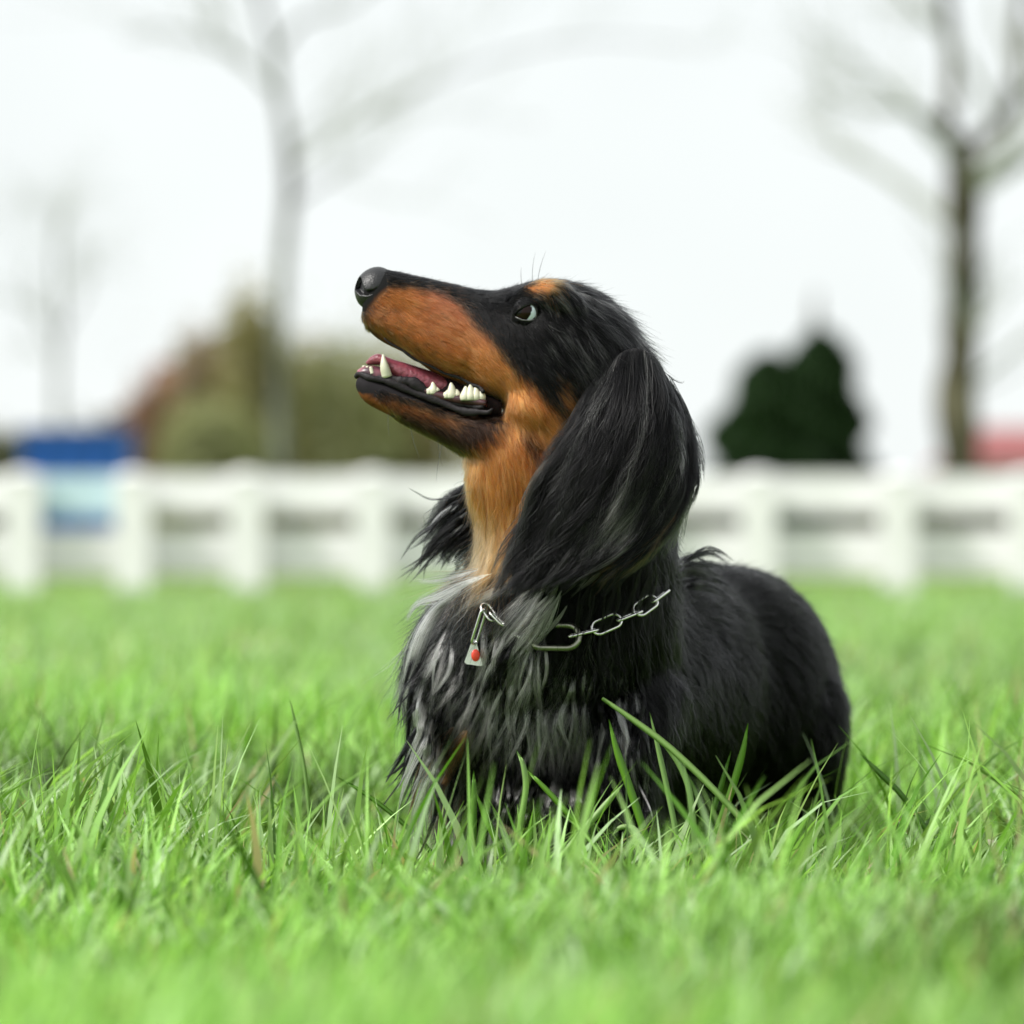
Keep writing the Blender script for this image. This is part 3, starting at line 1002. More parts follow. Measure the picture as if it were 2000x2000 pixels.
# ---- coat colours, painted on the animal by place
TAN_FACE = [(742, 578), (762, 562), (805, 562), (867, 574), (902, 600), (922, 628), (953, 655), (984, 699), (1011, 730), (1042, 750), (1069, 785), (1100, 815),
            (1128, 850), (1110, 900), (1090, 1000), (1050, 1095), (945, 1108), (915, 1060), (890, 965), (885, 905), (880, 893), (925, 872), (958, 852),
            (972, 832), (986, 800), (968, 772), (930, 760), (860, 733), (790, 694), (735, 655), (708, 625), (725, 600)]
TAN_BROW = [(1026, 562), (1046, 545), (1074, 545), (1086, 556), (1072, 573), (1044, 574)]
TAN_EAR = [(1089, 728), (1112, 759), (1127, 795), (1108, 815), (1084, 770)]
TAN_CHIN = [(748, 770), (800, 785), (860, 805), (905, 822), (885, 834), (820, 816), (760, 796)]
TAN_LIP = [(672, 722), (694, 742), (714, 768), (760, 792), (765, 812), (725, 818), (676, 775)]
DARK_CHEEK = [(1012, 822), (1032, 838), (1062, 875), (1045, 905), (1018, 862)]
EYE_OPEN = [(1000, 618), (1014, 604), (1036, 589), (1046, 598), (1050, 627), (1030, 630), (1012, 626)]
LIP_BAND = [(692, 722), (720, 728), (770, 744), (830, 762), (890, 782), (935, 786), (975, 778), (976, 806), (955, 822), (915, 822), (860, 808), (800, 786), (740, 768), (702, 758)]


def sdf(poly, u, v):
    """signed distance, positive inside"""
    P = np.array(poly, float)
    d2 = np.full(u.shape, 1e12)
    ins = np.zeros(u.shape, bool)
    for i in range(len(P)):
        a, b = P[i], P[(i + 1) % len(P)]
        e = b - a
        t = np.clip(((u - a[0]) * e[0] + (v - a[1]) * e[1]) / (e @ e + 1e-9), 0, 1)
        d2 = np.minimum(d2, (u - a[0] - t * e[0]) ** 2 + (v - a[1] - t * e[1]) ** 2)
        cond = (a[1] > v) != (b[1] > v)
        xi = a[0] + (v - a[1]) / (b[1] - a[1] + 1e-12) * e[0]
        ins ^= cond & (u < xi)
    return np.where(ins, 1, -1) * np.sqrt(d2)


def step(x, a, b):
    t = np.clip((x - a) / (b - a), 0, 1)
    return t * t * (3 - 2 * t)


BLACK = np.array([0.0055, 0.0055, 0.006])
TAN = np.array([0.50, 0.178, 0.052])
TAN_RED = np.array([0.52, 0.182, 0.095])
TAN_DEEP = np.array([0.43, 0.145, 0.036])
CREAM = np.array([0.58, 0.34, 0.17])


def coat_col(Q, jit=0.0, r=None):
    r = r or rng
    u, v, w = Q[..., 0], Q[..., 1], Q[..., 2]
    n = len(u)
    if jit:
        u = u + r.normal(0, jit, n); v = v + r.normal(0, jit, n)
    c = np.repeat(BLACK[None], n, 0)
    head = (w < 230) & (w > -260)
    tan = np.repeat(TAN[None], n, 0)
    # redder on the bridge side, deeper down the neck, creamier at the front of the throat
    k = (step(v, 700, 560) * step(u, 780, 860) * step(u, 1010, 960))[:, None]
    tan = tan * (1 - k) + TAN_RED * k
    k = (step(v, 850, 900) * step(v, 1020, 960))[:, None] * 0.8
    tan = tan * (1 - k) + TAN_DEEP * k
    k = (step(v, 960, 1060) * step(u, 1000, 930))[:, None]
    tan = tan * (1 - k) + CREAM * k
    # dusky speckle on the lips near the nose
    k = (step(u, 815, 720) * step(v, 575, 615))[:, None] * 0.8
    tan = tan * (1 - k) + tan * np.array([0.45, 0.40, 0.35]) * k
    sp = (np.sin(u * 0.31 + 2.1 * np.sin(v * 0.13)) * np.sin(v * 0.37 + 1.7 * np.sin(u * 0.11)) > 0.72) & (u < 890) & (v > 600)
    tan[sp] *= 0.6
    for su, sv_ in ((760, 647), (786, 625), (804, 639), (824, 648), (845, 654), (795, 659), (815, 681), (836, 674), (771, 662), (862, 668), (850, 688), (740, 628), (752, 610), (775, 608)):
        tan *= (1 - 0.8 * np.exp(-(((u - su) ** 2 + (v - sv_) ** 2) / 34.0)))[:, None]
    m = step(sdf(TAN_FACE, u, v), -8, 9)
    m *= 1 - step(sdf(DARK_CHEEK, u, v), -4, 6) * 0.85
    m = np.maximum(m, step(sdf(TAN_BROW, u, v), -4, 4) * (np.abs(w) > 18))
    m = np.maximum(m, step(sdf(TAN_EAR, u, v), -4, 6))
    m = np.maximum(m, step(sdf(TAN_CHIN, u, v), -7, 6) * 0.5)
    m = np.maximum(m, step(sdf(TAN_LIP, u, v), -4, 5))
    m = np.where(head & (v < 1200), m, 0)
    m = np.where((v > 1085) & (u > 1000), 0, m)
    ch = np.exp(-(((u - 886) / 34) ** 2 + ((v - 1500) / 52) ** 2) * 1.2) * (w < 330)
    m = np.maximum(m, step(ch, 0.35, 0.7))
    m = np.maximum(m, step(v, 1640, 1690) * 0.8)
    c = c * (1 - m[:, None]) + tan * m[:, None]
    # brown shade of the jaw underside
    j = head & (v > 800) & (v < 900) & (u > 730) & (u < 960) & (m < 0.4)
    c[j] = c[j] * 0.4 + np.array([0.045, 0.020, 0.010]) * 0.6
    return c, m


bq = UVW(BV)
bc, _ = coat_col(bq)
bc = bc * 0.55
inner = (sdf(LIP_BAND, bq[:, 0], bq[:, 1]) > -8) & (np.abs(bq[:, 2]) < 130)
bc[inner] = (0.012, 0.010, 0.012)
bca = body_me.color_attributes.new('col', 'FLOAT_COLOR', 'POINT')
bca.data.foreach_set('color', np.concatenate([bc, np.ones((nv, 1))], 1).astype(np.float32).ravel())
body_me.materials.clear(); body_me.materials.append(M_skin)
body = bpy.data.objects.new('body', body_me)
link(body, dog)


# ---- hair objects
def hair_obj(name, P, rad, cols, parent, tip=0.15, mat=None):
    """P: n x m x 3 strands, rad: n root radii, cols n x 3"""
    n, m = P.shape[:2]
    c = bpy.data.hair_curves.new(name)
    c.add_curves([m] * n)
    c.position_data.foreach_set('vector', np.ascontiguousarray(P, dtype=np.float32).ravel())
    t = np.linspace(0, 1, m)
    pr = np.maximum(tip, 1 - t ** 2.0 * (1 - tip))
    R = rad[:, None] * pr[None]
    a = c.attributes.get('radius') or c.attributes.new('radius', 'FLOAT', 'POINT')
    a.data.foreach_set('value', np.ascontiguousarray(R, dtype=np.float32).ravel())
    ca = c.attributes.new('col', 'FLOAT_COLOR', 'CURVE')
    ca.data.foreach_set('color', np.concatenate([cols, np.ones((n, 1))], 1).astype(np.float32).ravel())
    c.materials.append(mat or M_fur)
    o = bpy.data.objects.new(name, c)
    return link(o, parent)


# control table: place (u,v,w), flow (du,dv,dw), length, lift, density, wave
CT = []
def ctl(u, v, w, du, dv, dw, ln, lift, dens, wave=0.0, mirror=True):
    CT.append((u, v, w, du, dv, dw, ln, lift, dens, wave))
    if mirror and abs(w) > 5:
        CT.append((u, v, -w, du, dv, -dw, ln, lift, dens * 0.45, wave))

ctl(730, 540, 0, 1, 0.05, 0, 12, 2, 1.0)
ctl(820, 545, 0, 1, 0.12, 0, 16, 2, 1.0)
ctl(920, 568, 0, 1, 0.05, 0, 20, 3, 1.0)
ctl(1000, 565, 0, 1, -0.1, 0, 24, 5, 1.0)
ctl(1070, 552, 0, 0.95, -0.05, 0, 26, 8, 1.0)
ctl(1130, 560, 0, 0.95, 0.3, 0, 60, 10, 1.0)
ctl(1210, 620, 0, 0.75, 0.65, 0, 85, 10, 1.0)
ctl(745, 610, -45, 0.8, 0.6, -0.1, 16, 2, 1.0)
ctl(800, 620, -56, 0.85, 0.5, -0.05, 25, 3, 1.0)
ctl(790, 670, -50, 0.8, 0.65, 0, 18, 2, 1.0)
ctl(880, 640, -66, 0.8, 0.55, -0.1, 30, 3.5, 1.0)
ctl(880, 710, -62, 0.85, 0.5, 0, 28, 3, 1.0)
ctl(950, 610, -90, 0.55, 0.8, -0.2, 24, 2.5, 1.0)
ctl(950, 700, -85, 0.75, 0.65, -0.1, 28, 3, 1.0)
ctl(1000, 650, -115, 0.55, 0.8, 0, 26, 3, 1.0)
ctl(1000, 590, -100, 0.8, 0.2, -0.3, 14, 2, 1.0)
ctl(1065, 560, -75, 0.85, 0.15, -0.3, 20, 5, 1.0)
ctl(1080, 620, -135, 0.65, 0.75, 0, 46, 4, 1.0)
ctl(1150, 610, -125, 0.7, 0.7, -0.1, 80, 7, 1.0)
ctl(1140, 680, -150, 0.55, 0.83, 0, 80, 6, 1.0)
ctl(1080, 720, -145, 0.65, 0.75, 0, 42, 4, 1.0)
ctl(1020, 760, -120, 0.65, 0.75, 0, 34, 4, 1.0)
ctl(1060, 830, -135, 0.62, 0.78, 0, 50, 5, 1.0)
ctl(985, 840, -105, 0.5, 0.87, 0, 36, 4, 1.0)
ctl(700, 750, 0, -0.2, 0.95, 0, 14, 5, 1.0)
ctl(740, 790, -30, 0.75, 0.65, 0, 18, 4, 1.0)
ctl(820, 830, -40, 0.85, 0.5, 0, 22, 4, 1.0)
ctl(880, 855, -50, 0.8, 0.6, 0, 26, 4, 1.0)
ctl(905, 905, 0, 0.3, 0.95, 0, 34, 6, 0.9)
ctl(950, 930, -95, 0.35, 0.93, 0, 46, 5, 0.9)
ctl(920, 980, 0, 0.05, 1, 0, 46, 7, 0.9)
ctl(940, 1050, 0, -0.05, 1, 0, 64, 10, 0.8, 3)
ctl(990, 1010, -110, 0.05, 1, 0, 60, 6, 0.8, 2)
ctl(1100, 950, -135, 0.1, 1, 0, 70, 6, 0.5, 3)
ctl(1250, 950, -100, 0.05, 1, 0, 80, 8, 0.5, 3)
ctl(1310, 900, 0, 0.0, 1, 0, 60, 4, 0.7, 1)
ctl(1315, 1050, 0, 0.05, 1, 0, 60, 5, 0.7, 1)
ctl(1290, 1150, -90, -0.1, 1, -0.1, 90, 8, 0.7, 4)
ctl(1325, 1130, 60, 0.6, 0.55, 0.5, 80, 12, 0.7, 4, False)
# chest ruff
ctl(920, 1130, -30, -0.45, 0.85, -0.2, 140, 26, 0.55, 10)
ctl(1000, 1150, -140, -0.55, 0.80, -0.2, 170, 22, 0.55, 10)
ctl(1100, 1160, -165, -0.45, 0.88, -0.2, 150, 16, 0.55, 8)
ctl(1200, 1190, -160, -0.25, 0.95, -0.1, 130, 12, 0.55, 6)
ctl(880, 1230, 0, -0.50, 0.85, 0, 190, 34, 0.5, 12, False)
ctl(900, 1330, -40, -0.35, 0.93, 0, 190, 30, 0.5, 12, False)
ctl(1000, 1300, -140, -0.25, 0.96, -0.1, 180, 24, 0.5, 12, False)
ctl(1100, 1320, -140, -0.1, 0.99, 0, 170, 20, 0.5, 12, False)
ctl(1200, 1340, -90, 0.02, 1, 0, 150, 16, 0.5, 10, False)
ctl(1270, 1300, 0, 0.2, 0.97, 0.1, 110, 10, 0.5, 6, False)
ctl(920, 1480, 20, -0.2, 0.98, 0, 150, 22, 0.5, 10, False)
ctl(1050, 1500, -60, -0.02, 1, 0, 150, 20, 0.5, 10, False)
ctl(1210, 1520, 0, 0.05, 1, 0, 130, 14, 0.5, 8, False)
ctl(880, 1330, 200, -0.2, 0.95, 0.2, 120, 20, 0.3, 8, False)
# body
ctl(1330, 1110, 330, 0.55, -0.05, 0.85, 110, 22, 0.5, 6, False)
ctl(1340, 1200, 250, 0.7, 0.45, 0.6, 110, 12, 0.55, 6, False)
ctl(1390, 1105, 560, 0.4, 0.02, 0.9, 70, 6, 0.5, 2, False)
ctl(1450, 1200, 560, 0.4, 0.45, 0.8, 75, 5, 0.5, 2, False)
ctl(1470, 1110, 800, 0.4, 0.05, 0.9, 60, 4, 0.5, 1, False)
ctl(1590, 1250, 850, 0.3, 0.6, 0.7, 60, 4, 0.5, 1, False)
ctl(1480, 1350, 600, 0.25, 0.85, 0.5, 70, 5, 0.5, 2, False)
ctl(1370, 1350, 350, 0.2, 0.95, 0.3, 90, 6, 0.5, 4, False)
ctl(1630, 1400, 960, 0.1, 0.9, 0.4, 70, 5, 0.45, 2, False)
ctl(1450, 1500, 600, 0.1, 1, 0.2, 90, 8, 0.45, 3, False)
ctl(1600, 1550, 950, 0.02, 1, 0.2, 70, 6, 0.45, 3, False)
ctl(1500, 1300, 1180, 0.1, 0.6, 0.9, 70, 6, 0.2, 3, False)
ctl(1150, 1300, 700, 0.2, 0.7, 0.7, 70, 6, 0.15, 2, False)
ctl(1250, 1300, 1000, 0.2, 0.7, 0.7, 70, 6, 0.15, 2, False)
ctl(1200, 1690, 10, 0.0, 1, -0.2, 26, 4, 0.4, 0, False)
ctl(900, 1690, 140, 0.0, 1, -0.2, 26, 4, 0.4, 0, False)
ctl(1590, 1640, 940, 0.0, 1, -0.2, 26, 4, 0.3, 0, False)
CT = np.array(CT, float)
CT[:, 3:6] /= np.linalg.norm(CT[:, 3:6], axis=1)[:, None]


def field(Q, p=4.0):
    out = np.empty((len(Q), CT.shape[1] - 3))
    for i in range(0, len(Q), 20000):
        q = Q[i:i + 20000]
        d = np.sqrt(((q[:, None] - CT[None, :, :3]) ** 2).sum(-1)) + 6
        w_ = d ** -p
        w_ /= w_.sum(1)[:, None]
        out[i:i + 20000] = w_ @ CT[:, 3:]
    return out


def sample(n, weight):
    a, b, c = BV[BT[:, 0]], BV[BT[:, 1]], BV[BT[:, 2]]
    ar = np.linalg.norm(np.cross(b - a, c - a), axis=1) * weight
    ti = rng.choice(len(BT), n, p=ar / ar.sum())
    r1, r2 = np.sqrt(rng.uniform(0, 1, n)), rng.uniform(0, 1, n)
    k0, k1, k2 = (1 - r1)[:, None], (r1 * (1 - r2))[:, None], (r1 * r2)[:, None]
    p = k0 * a[ti] + k1 * b[ti] + k2 * c[ti]
    nn = k0 * BN[BT[ti, 0]] + k1 * BN[BT[ti, 1]] + k2 * BN[BT[ti, 2]]
    return p, nn / (np.linalg.norm(nn, axis=1)[:, None] + 1e-9)


tq = UVW((BV[BT[:, 0]] + BV[BT[:, 1]] + BV[BT[:, 2]]) / 3)
tf = field(tq)
tu, tv, tw = tq[:, 0], tq[:, 1], tq[:, 2]
dens = tf[:, 5].copy()
bald = (np.hypot(tu - 1029, tv - 610) < 24) & (np.abs(tw) > 60)                      # eyes
bald |= (sdf(LIP_BAND, tu, tv) > 9) & (np.abs(tw) < 140)                    # lips
NOSE_AREA = [(680, 505), (742, 515), (753, 540), (752, 566), (738, 584), (716, 606), (690, 612)]
bald |= (sdf(NOSE_AREA, tu, tv) > 0)                                 # nose leather
up_mouth = (tv > 640) & (tu < 975) & (np.abs(tw) < 36) & (tv < 815)
bald |= up_mouth
nz = (BN[BT[:, 0]] + BN[BT[:, 1]] + BN[BT[:, 2]])[:, 2]
dens[bald] = 0


def make_coat(name, n_guides, n_hair, wsel, m=8, rmul=1.0, clump_lo=45, clump_hi=170):
    wt = dens * wsel
    gp, gn = sample(n_guides, wt)
    gq = UVW(gp)
    f = field(gq)
    L_ = f[:, 3] * rng.uniform(0.6, 1.3, n_guides)
    lift, wave = f[:, 4], f[:, 6]
    path = np.empty((n_guides, m, 3))
    path[:, 0] = gp
    cur = gp.copy(); nrm = gn.copy()
    ph = rng.uniform(0, 6.28, n_guides); fr = rng.uniform(0.9, 1.7, n_guides)
    bias = rng.normal(0, 0.15, (n_guides, 3))
    for i in range(1, m):
        t = i / (m - 1)
        ff = field(UVW(cur))
        d = np.stack([ff[:, 0], ff[:, 2], -ff[:, 1]], -1) + bias     # (u,v,w)->(x,z flipped)
        d -= (d * nrm).sum(1)[:, None] * nrm * 0.85
        d /= np.linalg.norm(d, axis=1)[:, None] + 1e-9
        sd = np.cross(d, nrm)
        wv = np.cos(ph + fr * 6.28 * t) * (wave / (L_ + 1)) * 6.0 * min(1, t * 2)
        d = d + sd * wv[:, None]
        new = cur + d * (L_ * K / (m - 1))[:, None]
        hmin = lift * K * (0.25 + 0.75 * t ** 0.8)
        for j in range(n_guides):
            loc, nr, idx, dist = bvh.find_nearest(new[j])
            nr = np.array(nr); loc = np.array(loc)
            h = (new[j] - loc) @ nr
            if h < hmin[j]:
                new[j] = loc + nr * hmin[j]
            nrm[j] = nr
        path[:, i] = new
        cur = new
    kd = KDTree(n_guides)
    for j in range(n_guides):
        kd.insert(gp[j], j)
    kd.balance()
    hp, hn = sample(n_hair, wt)
    gi = np.array([kd.find(p)[1] for p in hp])
    # discard hairs that jumped to the guide of another surface
    ok = (hn * gn[gi]).sum(1) > 0.2
    hp, hn, gi = hp[ok], hn[ok], gi[ok]
    n = len(hp)
    off = hp - gp[gi]
    t = np.linspace(0, 1, m)
    ck = step(L_[gi], clump_lo, clump_hi) * rng.uniform(0.55, 0.97, n)
    stray = rng.uniform(0, 1, n) < 0.07
    ck[stray] *= 0.2
    lenv = rng.uniform(0.7, 1.08, n)
    delta = (path - path[:, :1])[gi]
    # shorten: resample along the guide
    S = delta * lenv[:, None, None]
    P = hp[:, None] + S - off[:, None] * (ck[:, None] * t[None] ** 1.3)[..., None]
    jit = rng.normal(0, 1, (n, 1, 3)) * (L_[gi] * K * 0.055)[:, None, None] * (t ** 1.3)[None, :, None]
    P = P + jit
    P[stray] += hn[stray][:, None] * (L_[gi][stray] * K * rng.uniform(0.05, 0.30, stray.sum()))[:, None, None] * t[None, :, None] ** 1.5
    P[stray] += rng.normal(0, 1, (stray.sum(), 1, 3)) * (L_[gi][stray] * K * 0.10)[:, None, None] * t[None, :, None] ** 1.7
    return P, gi, UVW(hp), L_[gi], n_guides


def ruff_mask(q):
    u, v, w = q[:, 0], q[:, 1], q[:, 2]
    return step(sdf([(800, 1100), (1010, 1080), (1120, 1130), (1260, 1200), (1290, 1400), (1230, 1600), (800, 1640), (700, 1300)], u, v), -25, 25) * (w < 330)


headw = ((tq[:, 1] < 1120) & (tq[:, 2] < 260)).astype(float)
ruffw = ruff_mask(tq)
# head and neck
P, gi, q, hl, ng = make_coat('coat', 4200, 170000, headw, 6)
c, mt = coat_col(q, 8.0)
blk = mt < 0.3
gk = rng.uniform(0, 1, ng)
strk = (gk < 0.26)[gi] & blk & (q[:, 0] > 1050) & (q[:, 1] < 740) & (rng.uniform(0, 1, len(gi)) < 0.7)  # grey hairs on the skull paint in streaks of sheen
c[strk] = np.array([0.14, 0.14, 0.132]) * rng.uniform(0.5, 1.5, (strk.sum(), 1))
c = c * rng.uniform(0.6, 1.3, (len(c), 1)) * rng.uniform(0.75, 1.25, (ng, 1))[gi]
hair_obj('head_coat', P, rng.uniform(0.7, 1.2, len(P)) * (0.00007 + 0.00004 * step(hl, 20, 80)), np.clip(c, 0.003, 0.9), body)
# body
P, gi, q, hl, ng = make_coat('coat', 4200, 120000, (1 - headw) * (1 - 0.8 * ruffw), 7)
c, mt = coat_col(q, 4.0)
c = c * rng.uniform(0.65, 1.3, (len(c), 1))
hair_obj('body_coat', P, rng.uniform(0.7, 1.2, len(P)) * 0.00013, np.clip(c, 0.002, 0.9), body, mat=M_gloss)
# ruff
P, gi, q, hl, ng = make_coat('ruff', 1500, 60000, (1 - headw) * ruffw + 0.15 * headw * ruffw, 11, clump_lo=20, clump_hi=120)
c, mt = coat_col(q, 4.0)
gq_ = np.zeros((ng, 3)); cnt = np.zeros(ng)
np.add.at(gq_, gi, q); np.add.at(cnt, gi, 1); gq_ /= np.maximum(cnt, 1)[:, None]
silver = rng.uniform(0, 1, ng) < (0.12 + 0.40 * step(gq_[:, 0], 1060, 860) * step(gq_[:, 1], 1480, 1250)) * step(gq_[:, 0], 1240, 1080) * step(gq_[:, 1], 1560, 1440)
sv = rng.uniform(0.12, 0.42, ng)
sc = np.stack([sv, sv * 0.99, sv * 0.97], -1)
pick = silver[gi] & (mt < 0.3) & (rng.uniform(0, 1, len(gi)) < 0.85)
c[pick] = sc[gi][pick]
c = c * rng.uniform(0.6, 1.3, (len(c), 1))
hair_obj('chest_ruff', P, rng.uniform(0.7, 1.2, len(P)) * 0.00014, np.clip(c, 0.003, 0.9), body)


# ---- ears
M_leather = mat_simple('ear_leather', (0.012, 0.011, 0.012), 0.8, 0.2)


def guide_surface(guides, ns=40, nt_=40):
    G = np.array([catmull(np.array(g, float), nt_) for g in guides])          # k x nt x 3
    S = np.stack([catmull(G[:, j], ns) for j in range(nt_)], 1)               # ns x nt x 3
    return S


def surf_eval(S, s, t):
    ns, nt_ = S.shape[:2]
    a = np.clip(s, 0, 1) * (ns - 1.0001); b = np.clip(t, 0, 1) * (nt_ - 1.0001)
    i, j = a.astype(int), b.astype(int)
    fa, fb = (a - i)[..., None], (b - j)[..., None]
    base = (S[i, j] * (1 - fa) + S[i + 1, j] * fa) * (1 - fb) + (S[i, j + 1] * (1 - fa) + S[i + 1, j + 1] * fa) * fb
    ext = np.clip(t - 1, 0, 1)[..., None]
    return base + ext * (S[i, -1] - S[i, -6]) * (nt_ - 1) / 5.0


def build_ear(guides, out_w, n_hair, label, n_lock, tmax, edge_tan):
    S = guide_surface(guides)
    # leather flap
    tt = np.linspace(0, tmax, 22); s_ = np.linspace(0.06, 0.94, 16)
    Sg, Tg = np.meshgrid(s_, tt, indexing='ij')
    A = surf_eval(S, Sg, Tg)
    A1 = A.copy(); A2 = A.copy(); A1[..., 2] -= out_w * 2; A2[..., 2] -= out_w * 9
    edge = np.minimum(np.minimum(Sg - 0.06, 0.94 - Sg) * 8, (tmax - Tg) * 5).clip(0, 1)
    A2[..., 2] = A1[..., 2] + (A2[..., 2] - A1[..., 2]) * (0.15 + 0.85 * edge)
    na, nb = A.shape[:2]
    V = np.concatenate([PA(A1).reshape(-1, 3), PA(A2).reshape(-1, 3)])
    F = []
    for i in range(na - 1):
        for j in range(nb - 1):
            a = i * nb + j
            F.append((a, a + 1, a + nb + 1, a + nb))
            o = na * nb
            F.append((o + a, o + a + nb, o + a + nb + 1, o + a + 1))
    ring = [i * nb for i in range(na)] + [(na - 1) * nb + j for j in range(1, nb)] + [i * nb + nb - 1 for i in range(na - 2, -1, -1)] + [j for j in range(nb - 2, 0, -1)]
    o = na * nb
    for a, b in zip(ring, ring[1:] + ring[:1]):
        F.append((a, b, o + b, o + a))
    ear = mesh_obj('ear', V, F, M_leather, dog)
    if label: ear['label'] = label
    # long silky hair in locks
    m = 12
    ls = rng.uniform(-0.02, 1.02, n_lock); lt = rng.uniform(0, 0.72, n_lock) ** 1.15
    llen = rng.uniform(0.22, 0.50, n_lock)
    lph = rng.uniform(0, 6.28, n_lock); lfr = rng.uniform(0.8, 1.9, n_lock); lamp = rng.uniform(4, 17, n_lock)
    lup = rng.uniform(3, 24, n_lock)
    ldr = rng.normal(0, 0.06, n_lock)
    g = rng.integers(0, n_lock, n_hair)
    s0 = ls[g] + rng.normal(0, 0.030, n_hair)
    t0 = lt[g] + rng.normal(0, 0.03, n_hair)
    t0 = np.abs(t0)
    t1 = np.minimum(t0 + llen[g] * rng.uniform(0.75, 1.1, n_hair), 0.98 + 0.14 * rng.uniform(0, 1, n_lock)[g])
    tau = np.linspace(0, 1, m)
    conv = rng.uniform(0.5, 0.95, n_hair)
    strays = rng.uniform(0, 1, n_hair) < 0.08
    conv[strays] = 0
    Sx = s0[:, None] + (ls[g] - s0)[:, None] * conv[:, None] * tau[None] ** 1.2 + ldr[g][:, None] * tau[None] + (rng.normal(0, 0.03, n_hair) * strays)[:, None] * tau[None]
    Tx = t0[:, None] + (t1 - t0)[:, None] * tau[None]
    Q = surf_eval(S, Sx, Tx)
    wv = np.sin(lph[g][:, None] + lfr[g][:, None] * 6.28 * tau[None]) * lamp[g][:, None] * tau[None]
    Q[..., 0] = np.where(Sx < 0, Q[..., 0] + Sx.clip(-0.08, 0) * 260, np.where(Sx > 1, Q[..., 0] + (Sx - 1).clip(0, 0.06) * 180, Q[..., 0]))
    Q[..., 0] += wv * (0.9 - 0.65 * step(Sx, 0.7, 1.0)) + rng.normal(0, 1.6, (n_hair, 1)) * tau[None]
    Q[..., 1] += rng.normal(0, 1.6, (n_hair, 1)) * tau[None]
    Q[..., 2] += out_w * (1 + (lup[g] + rng.normal(0, 2.5, n_hair))[:, None] * np.sin(np.minimum(tau * 1.5, 1.0) * 1.57)[None])
    rag = step(ls, 0.78, 0.95)
    ra, rb = rng.uniform(-14, 22, n_lock) * rag, rng.uniform(-6, 46, n_lock) * rag * step(lt, 0.2, 0.5)
    Q[..., 0] += ra[g][:, None] * tau[None] ** 2
    Q[..., 1] += rb[g][:, None] * tau[None] ** 2
    c = np.repeat(BLACK[None], n_hair, 0)
    lk = rng.uniform(0, 1, n_lock)
    mid_ = (step(ls, 0.25, 0.4) * step(ls, 0.85, 0.7) * step(lt, 0.1, 0.2) * step(lt, 0.62, 0.5))
    grey = lk < 0.04 + 0.27 * mid_  # grey locks down mid ear stand in for highlights on black hair
    c[(lk > 0.84)[g]] = np.array([0.022, 0.023, 0.022])
    c[grey[g]] = np.array([0.27, 0.266, 0.245]) * rng.uniform(0.6, 1.3, (grey[g].sum(), 1))
    if edge_tan:
        et = (ls > 0.80) & (lt > 0.40) & (rng.uniform(0, 1, n_lock) < 0.30)
        c[et[g]] = np.array([0.26, 0.14, 0.075]) * rng.uniform(0.5, 1.2, (et[g].sum(), 1))
    c = c * rng.uniform(0.6, 1.4, (n_hair, 1))
    hair_obj('ear_feathering', PA(Q), rng.uniform(0.7, 1.25, n_hair) * 0.00013, np.clip(c, 0.002, 0.9), ear, mat=M_silk)
    return ear


EAR = [
    [(1200, 698, -128), (1160, 772, -158), (1116, 848, -174), (1064, 932, -178), (1032, 1010, -172), (1004, 1085, -168), (985, 1140, -168)],
    [(1222, 684, -128), (1198, 780, -172), (1162, 870, -190), (1112, 970, -192), (1070, 1055, -184), (1035, 1110, -180), (1000, 1150, -178)],
    [(1244, 680, -122), (1238, 790, -178), (1214, 890, -200), (1164, 990, -200), (1118, 1066, -194), (1085, 1110, -190), (1045, 1150, -188)],
    [(1264, 686, -114), (1274, 790, -168), (1258, 890, -196), (1220, 990, -200), (1172, 1066, -196), (1130, 1110, -195), (1085, 1145, -194)],
    [(1280, 698, -100), (1302, 790, -152), (1298, 890, -178), (1270, 980, -186), (1224, 1056, -190), (1180, 1100, -193), (1130, 1132, -195)],
    [(1292, 714, -82), (1324, 800, -120), (1332, 890, -142), (1316, 966, -162), (1276, 1036, -176), (1228, 1080, -185), (1170, 1115, -192)],
    [(1298, 732, -56), (1338, 815, -84), (1350, 900, -106), (1344, 955, -126), (1314, 1012, -150), (1268, 1060, -172), (1205, 1102, -186)],
]
FAR_EAR = [
    [(1150, 740, 128), (1050, 830, 160), (960, 915, 155), (890, 968, 145), (848, 1015, 138), (826, 1060, 130)],
    [(1180, 740, 130), (1080, 850, 170), (990, 950, 172), (915, 1015, 160), (872, 1055, 150), (846, 1090, 145)],
    [(1210, 740, 128), (1110, 870, 170), (1020, 980, 176), (950, 1055, 165), (908, 1085, 155), (884, 1115, 150)],
    [(1240, 740, 118), (1150, 890, 165), (1060, 1010, 176), (985, 1085, 165), (945, 1112, 155), (922, 1135, 150)],
]
build_ear(EAR, -1.0, 30000, 'long silky black ear hanging beside the neck', 520, 0.60, True)
build_ear(FAR_EAR, 1.0, 6500, 'far ear showing only as wisps past the throat', 240, 0.62, False)


# ---- face parts
M_nose = mat_simple('nose_leather', (0.012, 0.012, 0.014), 0.42, 0.5, nscale=900, noise=0.3, bump=0.25)
M_lip = mat_simple('lip_skin', (0.013, 0.010, 0.012), 0.58, 0.25, nscale=300, noise=0.4, bump=0.3)
M_tongue = mat_simple('tongue', (0.25, 0.055, 0.080), 0.40, 0.5, nscale=420, noise=0.35, bump=0.5, sss=0.2)
M_tooth = mat_simple('tooth_enamel', (0.66, 0.64, 0.50), 0.3, 0.5, nscale=120, noise=0.12)
M_mouth = mat_simple('mouth_lining', (0.010, 0.005, 0.006), 0.8, 0.15)


